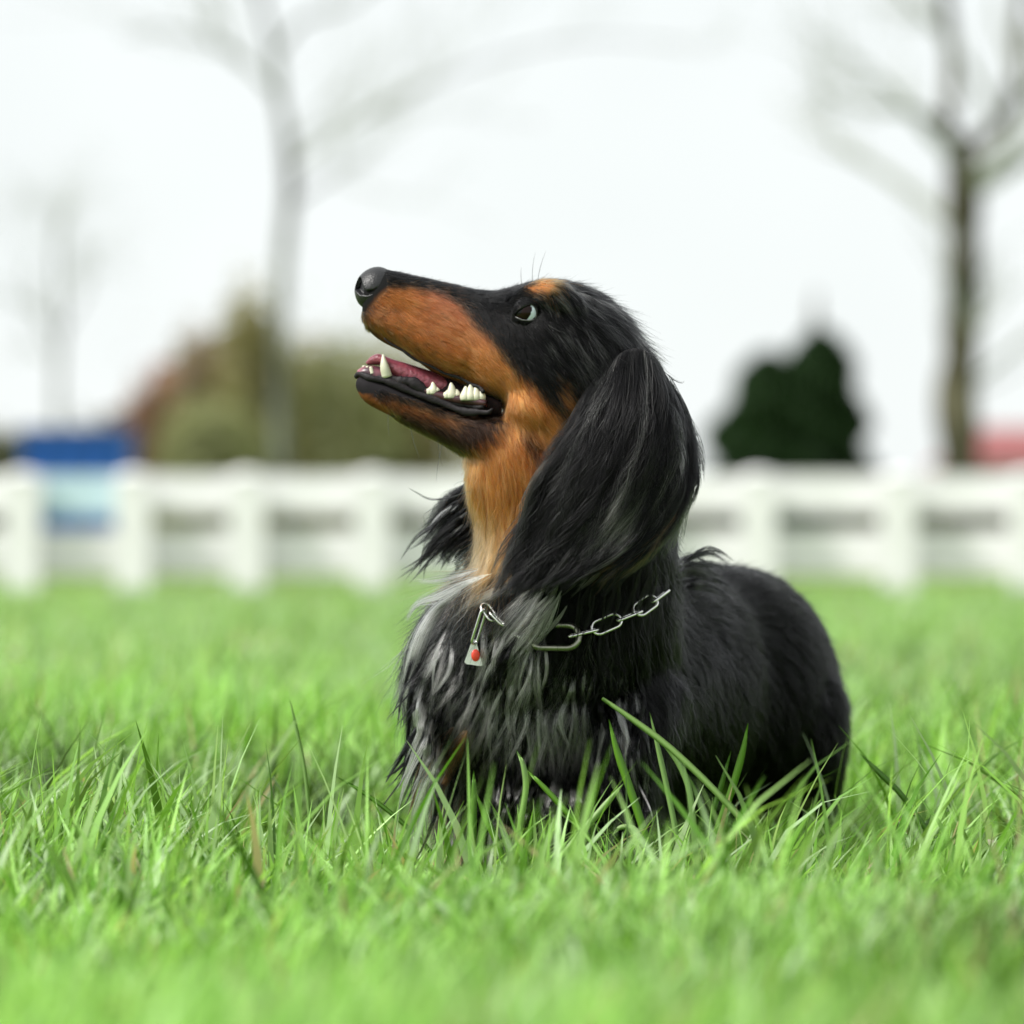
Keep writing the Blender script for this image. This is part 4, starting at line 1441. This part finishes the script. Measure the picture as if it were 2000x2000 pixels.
def ellipsoid(c, r, nu=48, nv_=32):
    V, F = [], []
    for i in range(nv_ + 1):
        a = math.pi * i / nv_
        for j in range(nu):
            b = 2 * math.pi * j / nu
            V.append((c[0] + r[0] * math.cos(a), c[1] + r[1] * math.sin(a) * math.cos(b), c[2] + r[2] * math.sin(a) * math.sin(b)))
    for i in range(nv_):
        for j in range(nu):
            j2 = (j + 1) % nu
            F.append((i * nu + j, (i + 1) * nu + j, (i + 1) * nu + j2, i * nu + j2))
    return np.array(V), F


# nose: rounded wedge with comma shaped nostrils
NV, NF = ellipsoid((730, 564, 0), (40, 43, 44), 110, 80)
du, dv = NV[:, 0] - 730, NV[:, 1] - 564
NV[:, 0] += np.where(dv > 0, dv * 0.06, -dv * 0.10)             # slants back below and above
NV[:, 1] -= np.where((dv < 0), 0, 0) + 0.10 * du
NV[:, 0] = np.where(NV[:, 0] < 700, 700 - (700 - NV[:, 0]) * 0.82, NV[:, 0])
crv = np.array([(697, 548), (699, 560), (706, 570), (716, 573), (730, 569), (744, 561)], float)
cw = np.array([8.5, 8.5, 6.5, 4.0, 3.0, 2.0])
best = np.full(len(NV), 9.0)
for (a, b, ra, rb) in zip(crv[:-1], crv[1:], cw[:-1], cw[1:]):
    e = b - a
    t = np.clip(((NV[:, 0] - a[0]) * e[0] + (NV[:, 1] - a[1]) * e[1]) / (e @ e), 0, 1)
    d = np.hypot(NV[:, 0] - a[0] - t * e[0], NV[:, 1] - a[1] - t * e[1]) / (ra + (rb - ra) * t)
    best = np.minimum(best, d)
hole = (1 - step(best, 0.55, 1.15)) * (np.abs(NV[:, 2]) > 9)
NV[:, 2] -= np.sign(NV[:, 2]) * hole * 15
NV[:, 0] += hole * 7
mid = np.exp(-(NV[:, 2] / 3.5) ** 2) * (NV[:, 0] < 715) * (NV[:, 1] > 545)
NV[:, 0] += mid * 3.5
mesh_obj('nose', PA(NV), NF, M_nose, dog)


# lips: soft black rolls along the lower jaw and the mouth corner, both sides
def lip(path, rad, sg):
    A = catmull(np.array([(u, v, sg * w, r) for (u, v, w), r in zip(path, rad)], float), 40)
    A[:, 3] *= 1 + 0.16 * np.sin(np.arange(40) * 0.9) + 0.10 * np.sin(np.arange(40) * 2.3)
    A[:, 1] += 1.6 * np.sin(np.arange(40) * 0.7 + 1)
    V, F = tube(PA(A[:, :3]), A[:, 3] * K, 14)
    ctr = np.repeat(PA(A[:, :3]), 14, 0)
    V[:, 1] = ctr[:, 1] + (V[:, 1] - ctr[:, 1]) * 0.55
    return mesh_obj('lip', V, F, M_lip, dog)


for sg in (-1, 1):
    lip([(695, 734, 4), (703, 732, 17), (725, 737, 30), (765, 749, 38), (815, 768, 46), (865, 788, 56), (915, 804, 70), (948, 806, 82), (962, 798, 88)],
        [4, 6, 6, 7, 7, 7, 7, 5, 2], sg)
    lip([(945, 764, 76), (930, 754, 68), (890, 736, 57), (840, 716, 49), (790, 688, 42), (750, 660, 33)],
        [4, 3.5, 3, 2.5, 2.5, 1.5], sg)
# inner fold of the lower lip
for sg in (-1, 1):
    lip([(735, 736, 28), (770, 742, 35), (800, 746, 41), (835, 764, 46), (870, 779, 52), (910, 792, 62), (945, 794, 77)], [4, 7, 11, 9, 8, 6, 4], sg)
    lip([(868, 772, 44), (905, 784, 52), (940, 790, 64)], [3, 5, 3], sg)

# gums that hold the cheek teeth
M_gum = mat_simple('dark_gum', (0.060, 0.020, 0.026), 0.35, 0.45, noise=0.6, nscale=160, bump=0.3)
for sg in (-1, 1):
    A = catmull(np.array([(828, 762, sg * 43, 6), (848, 770, sg * 47, 8), (884, 778, sg * 55, 9), (922, 784, sg * 65, 9), (950, 788, sg * 76, 6)], float), 20)
    V, F = tube(PA(A[:, :3]), A[:, 3] * K, 10)
    mesh_obj('gum', V, F, M_gum, dog)
# mouth lining closes the back of the mouth
LV, LF = prof([((815, 722), (825, 785), 20), ((845, 728), (850, 792), 30), ((880, 735), (880, 805), 40), ((930, 752), (930, 818), 54), ((980, 775), (980, 826), 66)], n=14)
mesh_obj('mouth_lining', LV, LF, M_mouth, dog)

# tongue
TV, TF = prof([((714, 708), (718, 713), 7), ((724, 697), (730, 713), 15), ((740, 691), (746, 716), 22), ((766, 701), (768, 738), 28), ((800, 711), (800, 758), 33), ((840, 724), (836, 775), 35), ((890, 742), (886, 780), 36), ((940, 760), (935, 800), 34)], n=30, power=2.2)
mesh_obj('tongue', TV, TF, M_tongue, dog)
# gum at the front of the lower jaw
GV, GF = prof([((698, 723), (698, 742), 14), ((715, 714), (716, 748), 23), ((745, 717), (745, 758), 29), ((790, 740), (790, 772), 36)], n=14)
mesh_obj('gum', GV, GF, mat_simple('gum', (0.30, 0.09, 0.12), 0.35, 0.5, noise=0.5, nscale=90, col2=(0.05, 0.02, 0.03)), dog)


def tooth(pts, rad, flat=0.7):
    A = catmull(np.array([(*p, r) for p, r in zip(pts, rad)], float), 10)
    V, F = tube(PA(A[:, :3]), A[:, 3] * K, 10)
    return mesh_obj('tooth', V, F, M_tooth, dog)


def molar(u, v, w, cusps):
    """one crown of several blunt cones; cusps: (du, base radius, height)"""
    mbm = MB()
    for du_, r_, h_ in cusps:
        A = catmull(np.array([(u + du_, v + 8, w, r_ * 0.9), (u + du_, v, w, r_), (u + du_ * 0.95, v - h_ * 0.55, w, r_ * 0.62), (u + du_ * 0.9 - 1, v - h_ * 0.9, w, r_ * 0.28), (u + du_ * 0.9 - 1.5, v - h_, w, r_ * 0.08)], float), 12)
        mbm.add(*tube(PA(A[:, :3]), A[:, 3] * K, 12))
    return mbm.build('tooth', M_tooth, dog, True)


for sg in (-1, 1):
    tooth([(756, 736, sg * 30), (751, 716, sg * 33), (748, 692, sg * 31)], [10.5, 9, 1.5])
    for k in range(3):
        tooth([(713 + k * 7, 728 + k, sg * (6 + k * 8)), (710 + k * 7, 714 + k * 1, sg * (6 + k * 8))], [5, 3])
    molar(845, 762, sg * 47, [(-6, 7, 6), (1, 9, 16), (8, 6, 6)])
    molar(882, 770, sg * 55, [(-9, 8, 8), (0, 11, 23), (10, 8, 10)])
    molar(922, 774, sg * 66, [(-13, 11, 20), (-3, 12, 23), (8, 11, 19), (18, 9, 11)])

# eyes
m_eye, t_eye, o_eye = mat_new('eye')
b_ = t_eye.nodes.new('ShaderNodeBsdfPrincipled')
a_ = t_eye.nodes.new('ShaderNodeAttribute'); a_.attribute_name = 'col'
b_.inputs['Roughness'].default_value = 0.12
b_.inputs['Specular IOR Level'].default_value = 0.1
b_.inputs['Coat Weight'].default_value = 0.15
b_.inputs['Coat Roughness'].default_value = 0.02
t_eye.links.new(a_.outputs['Color'], b_.inputs['Base Color'])
t_eye.links.new(b_.outputs[0], o_eye.inputs['Surface'])
M_lid = mat_simple('eyelid_skin', (0.014, 0.013, 0.014), 0.45, 0.4, nscale=300, noise=0.3, bump=0.3)
for sg in (-1, 1):
    ray = bvh.ray_cast(Vector(PP(1028, 610, sg * 600)), Vector((0, -sg, 0)))
    wsurf = (ray[0].y - D0) / K if ray[0] is not None else sg * 120
    ec = np.array([1029, 610, wsurf - sg * 21])
    EV, EF = ellipsoid(ec, (27, 27, 27), 48, 36)
    rel = (EV - ec) / 27.0
    gaze = np.array([-0.70, -0.22, sg * 0.68]); gaze /= np.linalg.norm(gaze)
    ca = rel @ gaze
    ec_col = np.where(ca[:, None] > 0.90, np.array([0.004, 0.004, 0.004]), np.where(ca[:, None] > 0.42, np.array([0.010, 0.004, 0.003]), np.array([0.62, 0.70, 0.78])))  # eye white in pale blue, also carrying the sky reflection as colour
    eye = mesh_obj('eye', PA(EV), EF, m_eye, dog, True, np.concatenate([ec_col, np.ones((len(EV), 1))], 1))
    # lids: thin shells over the ball with an almond opening
    opn = np.array([(1001, 617), (1008, 609), (1017, 602), (1027, 596), (1037, 592), (1044, 596), (1048, 605), (1049, 614), (1047, 624), (1038, 627), (1026, 627), (1012, 623)], float) * [0.9, 0.86] + [103.0, 86.0] - ec[:2]
    ang = np.arctan2(opn[:, 1], opn[:, 0]); od = np.argsort(ang)
    nphi = 64
    phs = np.linspace(-math.pi, math.pi, nphi, endpoint=False)
    re_ = np.interp(phs, ang[od], np.hypot(opn[:, 0], opn[:, 1])[od], period=2 * math.pi)
    re_ = np.minimum((re_ + np.roll(re_, 1) + np.roll(re_, -1)) / 3, 25.0)
    rows = []
    for f_, lift_ in ((0.0, 27.2), (0.0, 28.8), (0.25, 29.4), (0.6, 29.0), (1.0, 28.4)):
        rr = re_ + (28.2 - re_) * f_
        dep = np.sqrt(np.maximum(lift_ ** 2 - rr ** 2, 4.0))
        rows.append(np.column_stack([ec[0] + rr * np.cos(phs), ec[1] + rr * np.sin(phs), ec[2] + sg * dep]))
    rows = np.array(rows)
    for nm, sel in (('upper_eyelid', np.sin(phs + 0.12) < 0), ('lower_eyelid', np.sin(phs + 0.12) >= 0)):
        Fl = [(a_ * nphi + j, a_ * nphi + (j + 1) % nphi, (a_ + 1) * nphi + (j + 1) % nphi, (a_ + 1) * nphi + j) for a_ in range(4) for j in range(nphi) if sel[j]]
        mesh_obj(nm, PA(rows.reshape(-1, 3)), Fl, M_lid, eye)
    lw_ = (np.sin(phs) > 0.25) & (np.cos(phs) > -0.95)
    V, F = tube(PA(rows[1][lw_]), 1.3 * K, 6)
    mesh_obj('lid_margin', V, F, mat_simple('lid_margin', (0.10, 0.10, 0.10), 0.3), eye)

    # short hair growing out from the lids
    nl = 2600
    jj = rng.integers(0, nphi, nl); ff_ = rng.uniform(0.06, 1.0, nl)
    rr = (re_[jj] + (27.5 - re_[jj]) * ff_) + 0.5
    pj = phs[jj] + rng.uniform(-0.05, 0.05, nl)
    dep = np.sqrt(np.maximum(28.8 ** 2 - np.minimum(rr, 28.0) ** 2, 9.0))
    tl = np.linspace(0, 1, 5)
    ln_ = rng.uniform(7, 15, nl) * (0.5 + 0.5 * ff_)
    ru = ec[0] + (rr[:, None] + ln_[:, None] * tl * 0.75) * np.cos(pj)[:, None] + ln_[:, None] * tl ** 1.5 * 0.55
    rv = ec[1] + (rr[:, None] + ln_[:, None] * tl * 0.75) * np.sin(pj)[:, None] + ln_[:, None] * tl ** 1.5 * 0.30
    rw = ec[2] + sg * (dep[:, None] + 2.2 * np.sin(tl * 2.4)[None] - (1 - ff_)[:, None] * tl * 3)
    hair_obj('lid_hair', PA(np.stack([ru, rv, rw], -1)), np.full(nl, 0.00009), BLACK[None] * rng.uniform(0.6, 2.2, (nl, 1)), eye)

# whiskers
wp = []
for (u, v, w, du, dv, ln) in ((760, 790, -25, -0.15, 1, 60), (800, 822, -30, 0.12, 1, 75), (855, 850, -40, 0.0, 1, 60), 
                              (870, 850, -30, -0.35, 1, 90), (1040, 548, -60, -0.05, -1, 55), (1050, 550, -65, 0.12, -1, 60), (1020, 560, -70, -0.2, -1, 38)):
    t = np.linspace(0, 1, 6)[:, None]
    st = np.array([u, v, w]) + t * ln * np.array([du, dv, np.sign(w) * 0.3]) + t ** 2 * ln * np.array([0.15, 0, 0])
    wp.append(PA(st))
    st2 = st.copy(); st2[:, 2] *= -1
    wp.append(PA(st2))
wp = np.array(wp)
hair_obj('whiskers', wp, np.full(len(wp), 0.00011), np.repeat(BLACK[None], len(wp), 0), body)


# ---- hand laid locks: (points, hairs, spread, colour)
def drape(u, v, w, off):
    """depth on the coat at picture place u,v, else the given depth"""
    o = Vector((0, 0, CAMH))
    d = (Vector(PP(u, v, 0)) - o).normalized()
    hit = bvh.ray_cast(o, d)
    if hit[0] is not None and abs((hit[0].y - D0) / K - w) < 260:
        return (hit[0].y - D0) / K - off
    return w


def locks(name, items, rad=0.00013):
    Ps, Cs, m = [], [], 20
    for pts, n, spread, colr in items:
        q = []
        lw = pts[0][2]
        for (u, v, w, *o) in pts:
            lw = drape(u, v, w, o[0] if o else 22)
            q.append((u, v, lw))
        C0 = catmull(np.array(q, float), m)
        t = np.linspace(0, 1, m)
        env = np.clip(np.minimum(0.12 + t * 1.5, 1.0) * (1 - 0.90 * t ** 1.4), 0.03, 1)
        off = rng.normal(0, spread, (n, 1, 3)) * env[None, :, None]
        ph = rng.uniform(0, 6.28, (n, 1, 3))
        wob = np.sin(ph + t[None, :, None] * rng.uniform(3, 8, (n, 1, 1))) * spread * 0.18 * t[None, :, None]
        le = rng.uniform(0.72, 1.0, n)
        # start and end each hair a little differently along the lock
        a0 = rng.uniform(0, 0.18, n)
        tt = a0[:, None] + (le - a0)[:, None] * t[None]
        idx = tt * (m - 1); i0 = np.minimum(idx.astype(int), m - 2); fr = (idx - i0)[..., None]
        base = C0[i0] * (1 - fr) + C0[i0 + 1] * fr
        Ps.append(PA(base + off + wob))
        cc_ = np.array(colr)[None] * rng.uniform(0.45, 1.4, (n, 1))
        if max(colr) > 0.12:
            dk = rng.uniform(0, 1, n) < 0.14
            cc_[dk] = cc_[dk] * 0.12
        Cs.append(cc_)
    P = np.concatenate(Ps); c = np.concatenate(Cs)
    return hair_obj(name, P, rng.uniform(0.7, 1.2, len(P)) * rad, np.clip(c, 0.003, 0.9), body)


SIL = (0.74, 0.74, 0.71); GRY = (0.33, 0.327, 0.31); BLK = (0.0055, 0.0055, 0.006); WHT = (0.78, 0.78, 0.74); BRN = (0.10, 0.055, 0.035)
LK = []
# the big silver lock sweeping from the neck across the chest to the tag
LK += [([(1075, 1120, -170), (1035, 1185, -190), (990, 1245, -180), (945, 1300, -150), (925, 1345, -120)], 420, 17, SIL),
       ([(1050, 1130, -170), (1005, 1190, -190), (965, 1235, -170), (935, 1280, -150)], 260, 13, SIL),
       ([(1090, 1140, -175), (1060, 1200, -190), (1030, 1250, -185), (985, 1310, -170), (960, 1360, -150)], 260, 14, GRY),
       ([(1010, 1130, -150), (960, 1165, -140), (915, 1190, -110), (870, 1230, -60)], 220, 12, GRY),
       ([(960, 1120, -90), (910, 1140, -60), (860, 1165, -20), (815, 1180, 20), (792, 1215, 30)], 70, 9, WHT),
       ([(940, 1110, -70), (890, 1125, -40), (840, 1135, 0), (800, 1130, 20)], 26, 9, WHT),
       ([(900, 1150, -30), (850, 1195, 10), (815, 1260, 20), (795, 1340, 30), (800, 1400, 30)], 320, 12, WHT),  # pale edge locks, whitened to paint in the backlit rim
       ([(905, 1170, -40), (865, 1230, 0), (835, 1310, 10), (812, 1390, 20), (818, 1450, 20)], 200, 12, SIL),
       ([(915, 1190, -60), (885, 1250, -30), (862, 1330, -20), (838, 1410, -10), (830, 1470, 0)], 260, 13, SIL),
       ([(890, 1165, -30), (835, 1230, 5), (805, 1290, 20), (785, 1360, 20), (776, 1420, 20)], 110, 4, BLK),
       ([(880, 1180, -30), (835, 1260, -10), (805, 1340, 0), (797, 1430, 10), (790, 1500, 10), (780, 1540, 10)], 120, 4, BLK),
       ([(905, 1230, -50), (870, 1320, -40), (835, 1400, -20), (800, 1450, -10), (770, 1500, 0), (752, 1530, 0)], 140, 5, BLK),
       ([(910, 1300, -50), (870, 1380, -40), (838, 1430, -30), (805, 1475, -20), (775, 1505, -10), (750, 1520, 0)], 110, 4, BLK),
       ([(900, 1350, -40), (865, 1420, -40), (835, 1470, -30), (815, 1520, -20), (805, 1570, -20), (795, 1600, -20)], 110, 5, BRN),
       ([(920, 1380, -60), (890, 1450, -50), (872, 1510, -50), (860, 1560, -40), (866, 1610, -40), (880, 1650, -40)], 130, 5, BLK),
       ([(930, 1400, -60), (905, 1480, -60), (880, 1530, -60), (868, 1590, -50), (874, 1640, -50)], 110, 5, BLK)]
LK += [([(912, 1425, -60, 62), (892, 1470, -55, 66), (872, 1515, -50, 66), (852, 1562, -45, 60)], 190, 12, (0.50, 0.22, 0.09)),
       ([(885, 1420, -50, 60), (858, 1460, -40, 60), (834, 1500, -30, 60), (816, 1545, -30, 50)], 130, 10, (0.64, 0.40, 0.26))]
_r = random.Random(17)
for k in range(26):                       # thin wet looking strands at the front of the chest
    u0, v0 = _r.uniform(835, 915), _r.uniform(1230, 1450)
    ln = _r.uniform(120, 230); ph = _r.uniform(0, 6.28); le = _r.uniform(0.25, 0.75)
    LK.append(([(u0 - le * ln * t + 7 * math.sin(t * 4.5 + ph) * t, v0 + ln * (1 - 0.25 * le) * t, -40 + 20 * t, 30) for t in (0, 0.17, 0.34, 0.5, 0.67, 0.84, 1)], 26, 2.4, BLK))
# curled locks down the chest
r2 = random.Random(3)
for k in range(460):
    u0 = r2.uniform(890, 1250); v0 = r2.uniform(1180, 1490)
    if u0 > 1080 and v0 < 1290: v0 += 110
    ln = r2.uniform(150, 320)
    lean = -0.55 + 0.0016 * (u0 - 880) * 1.1
    lf = r2.uniform(26, 52)
    ph = r2.uniform(0, 6.28); am = r2.uniform(7, 19)
    pts = []
    wf = r2.uniform(3.5, 7.5)
    for i in range(10):
        t = i / 9
        pts.append((u0 + lean * ln * t * (1 - 0.3 * t) + am * math.sin(ph + t * wf) * (0.3 + t), v0 + ln * t, -120, 8 + lf * min(1, t * 2.2)))
    z = r2.random()
    lim = 0.88 if u0 < 1160 else 0.40
    if v0 > 1400: lim *= 0.6
    colr = BLK if z > lim else (SIL if z < lim * 0.45 else GRY)
    if z < lim and v0 > 1330: colr = GRY
    LK.append((pts, 60, r2.uniform(2.6, 6.2), colr))
# withers tuft and the fringe behind the neck
for k in range(26):
    a = r2.uniform(0, 1)
    u0 = 1318 + r2.uniform(-10, 20); v0 = 1100 + a * 110
    ln = r2.uniform(60, 120)
    w0 = 120 + r2.uniform(-40, 120)
    rise = (1 - a) * r2.uniform(0.1, 0.42)
    pts = [(u0 + ln * t, v0 - rise * ln * math.sin(t * 2.6) + a * 30 * t * t + 12 * t, w0 + 150 * t, 14) for t in (0, 0.25, 0.5, 0.75, 1)]
    LK.append((pts, 40, 6, BLK))
for k in range(46):                       # strands dropping off the back edge of the ear
    a = r2.random()
    e = catmull(np.array(EAR[5 if k % 2 else 6], float), 40)[int(12 + 26 * a)]
    ln = r2.uniform(50, 140); ph = r2.uniform(0, 6.28)
    LK.append(([(e[0] - 12 - ln * (0.15 + 0.45 * a) * t + 8 * math.sin(t * 4 + ph) * t, e[1] - 25 + ln * t, e[2] - 12 + 20 * t, 30) for t in (0, 0.2, 0.4, 0.6, 0.8, 1)], 30, 5, BLK if k % 5 else (0.16, 0.09, 0.05)))
for k in range(30):                       # and off its front edge across the throat
    a = r2.random()
    e = catmull(np.array(EAR[0], float), 40)[int(16 + 22 * a)]
    ln = r2.uniform(60, 150); ph = r2.uniform(0, 6.28)
    LK.append(([(e[0] + 8 - ln * 0.42 * t + 9 * math.sin(t * 4 + ph) * t, e[1] - 30 + ln * t, e[2] - 10 + 16 * t, 34) for t in (0, 0.2, 0.4, 0.6, 0.8, 1)], 16, 3.5, BLK))
for k in range(40):                       # wavy ends of the ear hair over neck and ruff
    a = r2.random()
    u0 = 1030 + a * 190; v0 = 1090 - a * 20 + r2.uniform(-40, 20); ln = r2.uniform(60, 150)
    ph = r2.uniform(0, 6.28)
    LK.append(([(u0 - ln * (0.55 + 0.2 * a) * t + 9 * math.sin(t * 4.5 + ph) * t, v0 + ln * 0.75 * t, -170, 44 - 16 * t) for t in (0, 0.2, 0.4, 0.6, 0.8, 1)], 36, 4.5, BLK if r2.random() < 0.82 else GRY))
for k in range(14):                       # wisps falling over the end ring
    u0 = r2.uniform(1040, 1110); v0 = r2.uniform(1150, 1200); ln = r2.uniform(90, 150)
    LK.append(([(u0 - ln * 0.55 * t + 8 * math.sin(t * 4 + k), v0 + ln * 0.85 * t, -170, 46) for t in (0, 0.25, 0.5, 0.75, 1)], 34, 5, GRY if k % 3 else SIL))
for k in range(22):                       # hair lying across the chain
    u0 = r2.uniform(1130, 1300); v0 = 1150 - (u0 - 1130) * 0.28 + r2.uniform(-10, 25); ln = r2.uniform(60, 120)
    LK.append(([(u0 - ln * 0.25 * t + 5 * math.sin(t * 4 + k), v0 + ln * t, -150, 40 + 6 * t) for t in (0, 0.25, 0.5, 0.75, 1)], 12, 3.0, BLK))
locks('feathering', LK)
# loose strands blown from the far ear and the back of the near ear
FL = [([(925, 955, 60), (880, 972, 70), (840, 975, 75), (810, 960, 80), (795, 952, 80)], 8, 2, BLK),
      ([(1296, 725, -70), (1316, 742, -80), (1332, 748, -85), (1340, 738, -85)], 6, 2, BLK)]
for k in range(26):
    u0, v0 = r2.uniform(880, 935), r2.uniform(975, 1080)
    ln = r2.uniform(50, 130)
    FL.append(([(u0, v0, 90), (u0 - ln * 0.35, v0 + ln * 0.3, 100), (u0 - ln * 0.65, v0 + ln * (0.6 + r2.uniform(-0.1, 0.1)), 105), (u0 - ln * (0.8 + r2.uniform(-0.1, 0.3)), v0 + ln * 0.9, 110)], 26, 4, BLK if r2.random() < 0.72 else SIL))
locks('loose_strands', FL, 0.00011)


# ------------------------------------------------------------------ collar chain and tag
M_steel = mat_simple('steel', (0.72, 0.72, 0.70), 0.22, metal=1.0, noise=0.1, nscale=200)
M_tag = mat_simple('tag_metal', (0.78, 0.79, 0.78), 0.35, metal=0.6, spec=0.6)
M_red = mat_simple('red_enamel', (0.75, 0.06, 0.03), 0.35)


def collar_depth(u, v, lift=26):
    return drape(u, v, -150, lift)


def link_mesh(name, a, b, half, wire, flat, parent, mat=None):
    """stadium shaped wire link from a to b (u,v,w); flat: 1 lies face on, 0 edge on"""
    A, B = np.array(PP(*a)), np.array(PP(*b))
    ax = (B - A); ln = np.linalg.norm(ax); ax /= ln
    fwd = np.array([0, -1.0, 0.0])
    sd = np.cross(ax, fwd); sd /= np.linalg.norm(sd)
    nn = np.cross(sd, ax)
    s = sd * flat + nn * math.sqrt(max(0, 1 - flat * flat))
    h = half * K
    pts = []
    c0, c1 = A + ax * h, B - ax * h
    for i in range(11):
        th = -math.pi / 2 + math.pi * i / 10
        pts.append(c1 + ax * h * math.cos(th) + s * h * math.sin(th))
    for i in range(11):
        th = math.pi / 2 + math.pi * i / 10
        pts.append(c0 + ax * h * math.cos(th) + s * h * math.sin(th))
    pts = np.array(pts + [pts[0]])
    pts = pts[np.concatenate([[True], np.linalg.norm(np.diff(pts, axis=0), axis=1) > 1e-6])]
    # closed tube
    n = 8
    Pc = pts[:-1] if np.linalg.norm(pts[0] - pts[-1]) < 1e-6 else pts
    T = np.roll(Pc, -1, 0) - np.roll(Pc, 1, 0); T /= np.linalg.norm(T, axis=1)[:, None]
    up = np.cross(ax, s)
    Bn = np.cross(T, up); Bn /= np.linalg.norm(Bn, axis=1)[:, None]
    th = np.linspace(0, 2 * np.pi, n, endpoint=False)
    V = Pc[:, None] + wire * K * (np.cos(th)[None, :, None] * up[None, None] + np.sin(th)[None, :, None] * Bn[:, None])
    m = len(Pc)
    F = [(i * n + j, i * n + (j + 1) % n, ((i + 1) % m) * n + (j + 1) % n, ((i + 1) % m) * n + j) for i in range(m) for j in range(n)]
    return mesh_obj(name, V.reshape(-1, 3), F, mat or M_steel, parent)


col_root = empty('chain_collar', PP(1110, 1240, -200))
props(col_root, 'silver chain collar with large oval links around the dog neck', 'collar')
arc = catmull(np.array([(1024, 1245), (1080, 1252), (1130, 1242), (1190, 1220), (1250, 1193), (1290, 1166), (1318, 1135)], float), 60)
segs = [((1110, 1243), (1168, 1229), 7, 0.15), ((1157, 1231), (1212, 1207), 14, 0.95), ((1205, 1212), (1253, 1193), 7, 0.2), ((1240, 1197), (1280, 1168), 14, 0.95), ((1274, 1176), (1304, 1154), 7, 0.15)]
for (a, b, hf, fl) in segs:
    wa, wb = collar_depth(*a, 34), collar_depth(*b, 34)
    link_mesh('link', (*a, wa), (*b, wb), hf, 3.1, fl, col_root)
for (a, b, hf, fl) in [((996, 1230), (1042, 1243), 14, 0.6), ((968, 1214), (1004, 1233), 7, 0.2)]:
    link_mesh('link', (*a, collar_depth(*a, 14)), (*b, collar_depth(*b, 14)), hf, 3.1, fl, col_root)
wr = collar_depth(1080, 1244, 34)
link_mesh('end_ring', (1034, 1243, wr + 8), (1131, 1244, wr), 23, 6.5, 0.95, col_root, mat_simple('tarnished_steel', (0.30, 0.31, 0.24), 0.3, metal=1.0, noise=0.4, nscale=150))
link_mesh('ring', (944, 1180, collar_depth(944, 1180, 40)), (966, 1212, collar_depth(966, 1212, 40)), 10, 2.6, 0.8, col_root)
link_mesh('ring', (958, 1196, collar_depth(958, 1196, 42)), (984, 1222, collar_depth(984, 1222, 42)), 7, 2.6, 0.3, col_root)

wt_ = collar_depth(930, 1275, 62)
tag = empty('dog_tag', PP(926, 1275, wt_))
props(tag, 'small silver triangular name tag with red spot hanging on the chest', 'tag')
V, F = [], []
tri = [(922, 1250), (929, 1249), (943, 1299), (938, 1301), (911, 1297), (907, 1293)]
for dw in (-2.5, 2.5):
    V += [PP(u, v, wt_ + dw + (u - 925) * 0.25) for u, v in tri]
n = len(tri)
F = [tuple(range(n)), tuple(range(2 * n - 1, n - 1, -1))] + [(i, n + i, n + (i + 1) % n, (i + 1) % n) for i in range(n)]
mesh_obj('plate', V, F, M_tag, tag, False)
V, F = [], []
for dw, sc in ((-3.4, 1.0), (-5.4, 0.8), (-6.2, 0.4)):
    for j in range(20):
        th = j * math.pi / 10
        uu, vv = 929 + 8.5 * sc * math.cos(th), 1280 + 12 * sc * math.sin(th)
        V.append(PP(uu, vv, wt_ + dw + (uu - 925) * 0.25))
for r_ in range(2):
    for j in range(20):
        j2 = (j + 1) % 20
        F.append((r_ * 20 + j, r_ * 20 + j2, (r_ + 1) * 20 + j2, (r_ + 1) * 20 + j))
F.append(tuple(range(40, 60)))
mesh_obj('red_spot', V, F, M_red, tag)
link_mesh('tag_link', (946, 1190, collar_depth(946, 1190, 50)), (925, 1257, wt_ - 4), 7, 2.8, 0.7, tag)
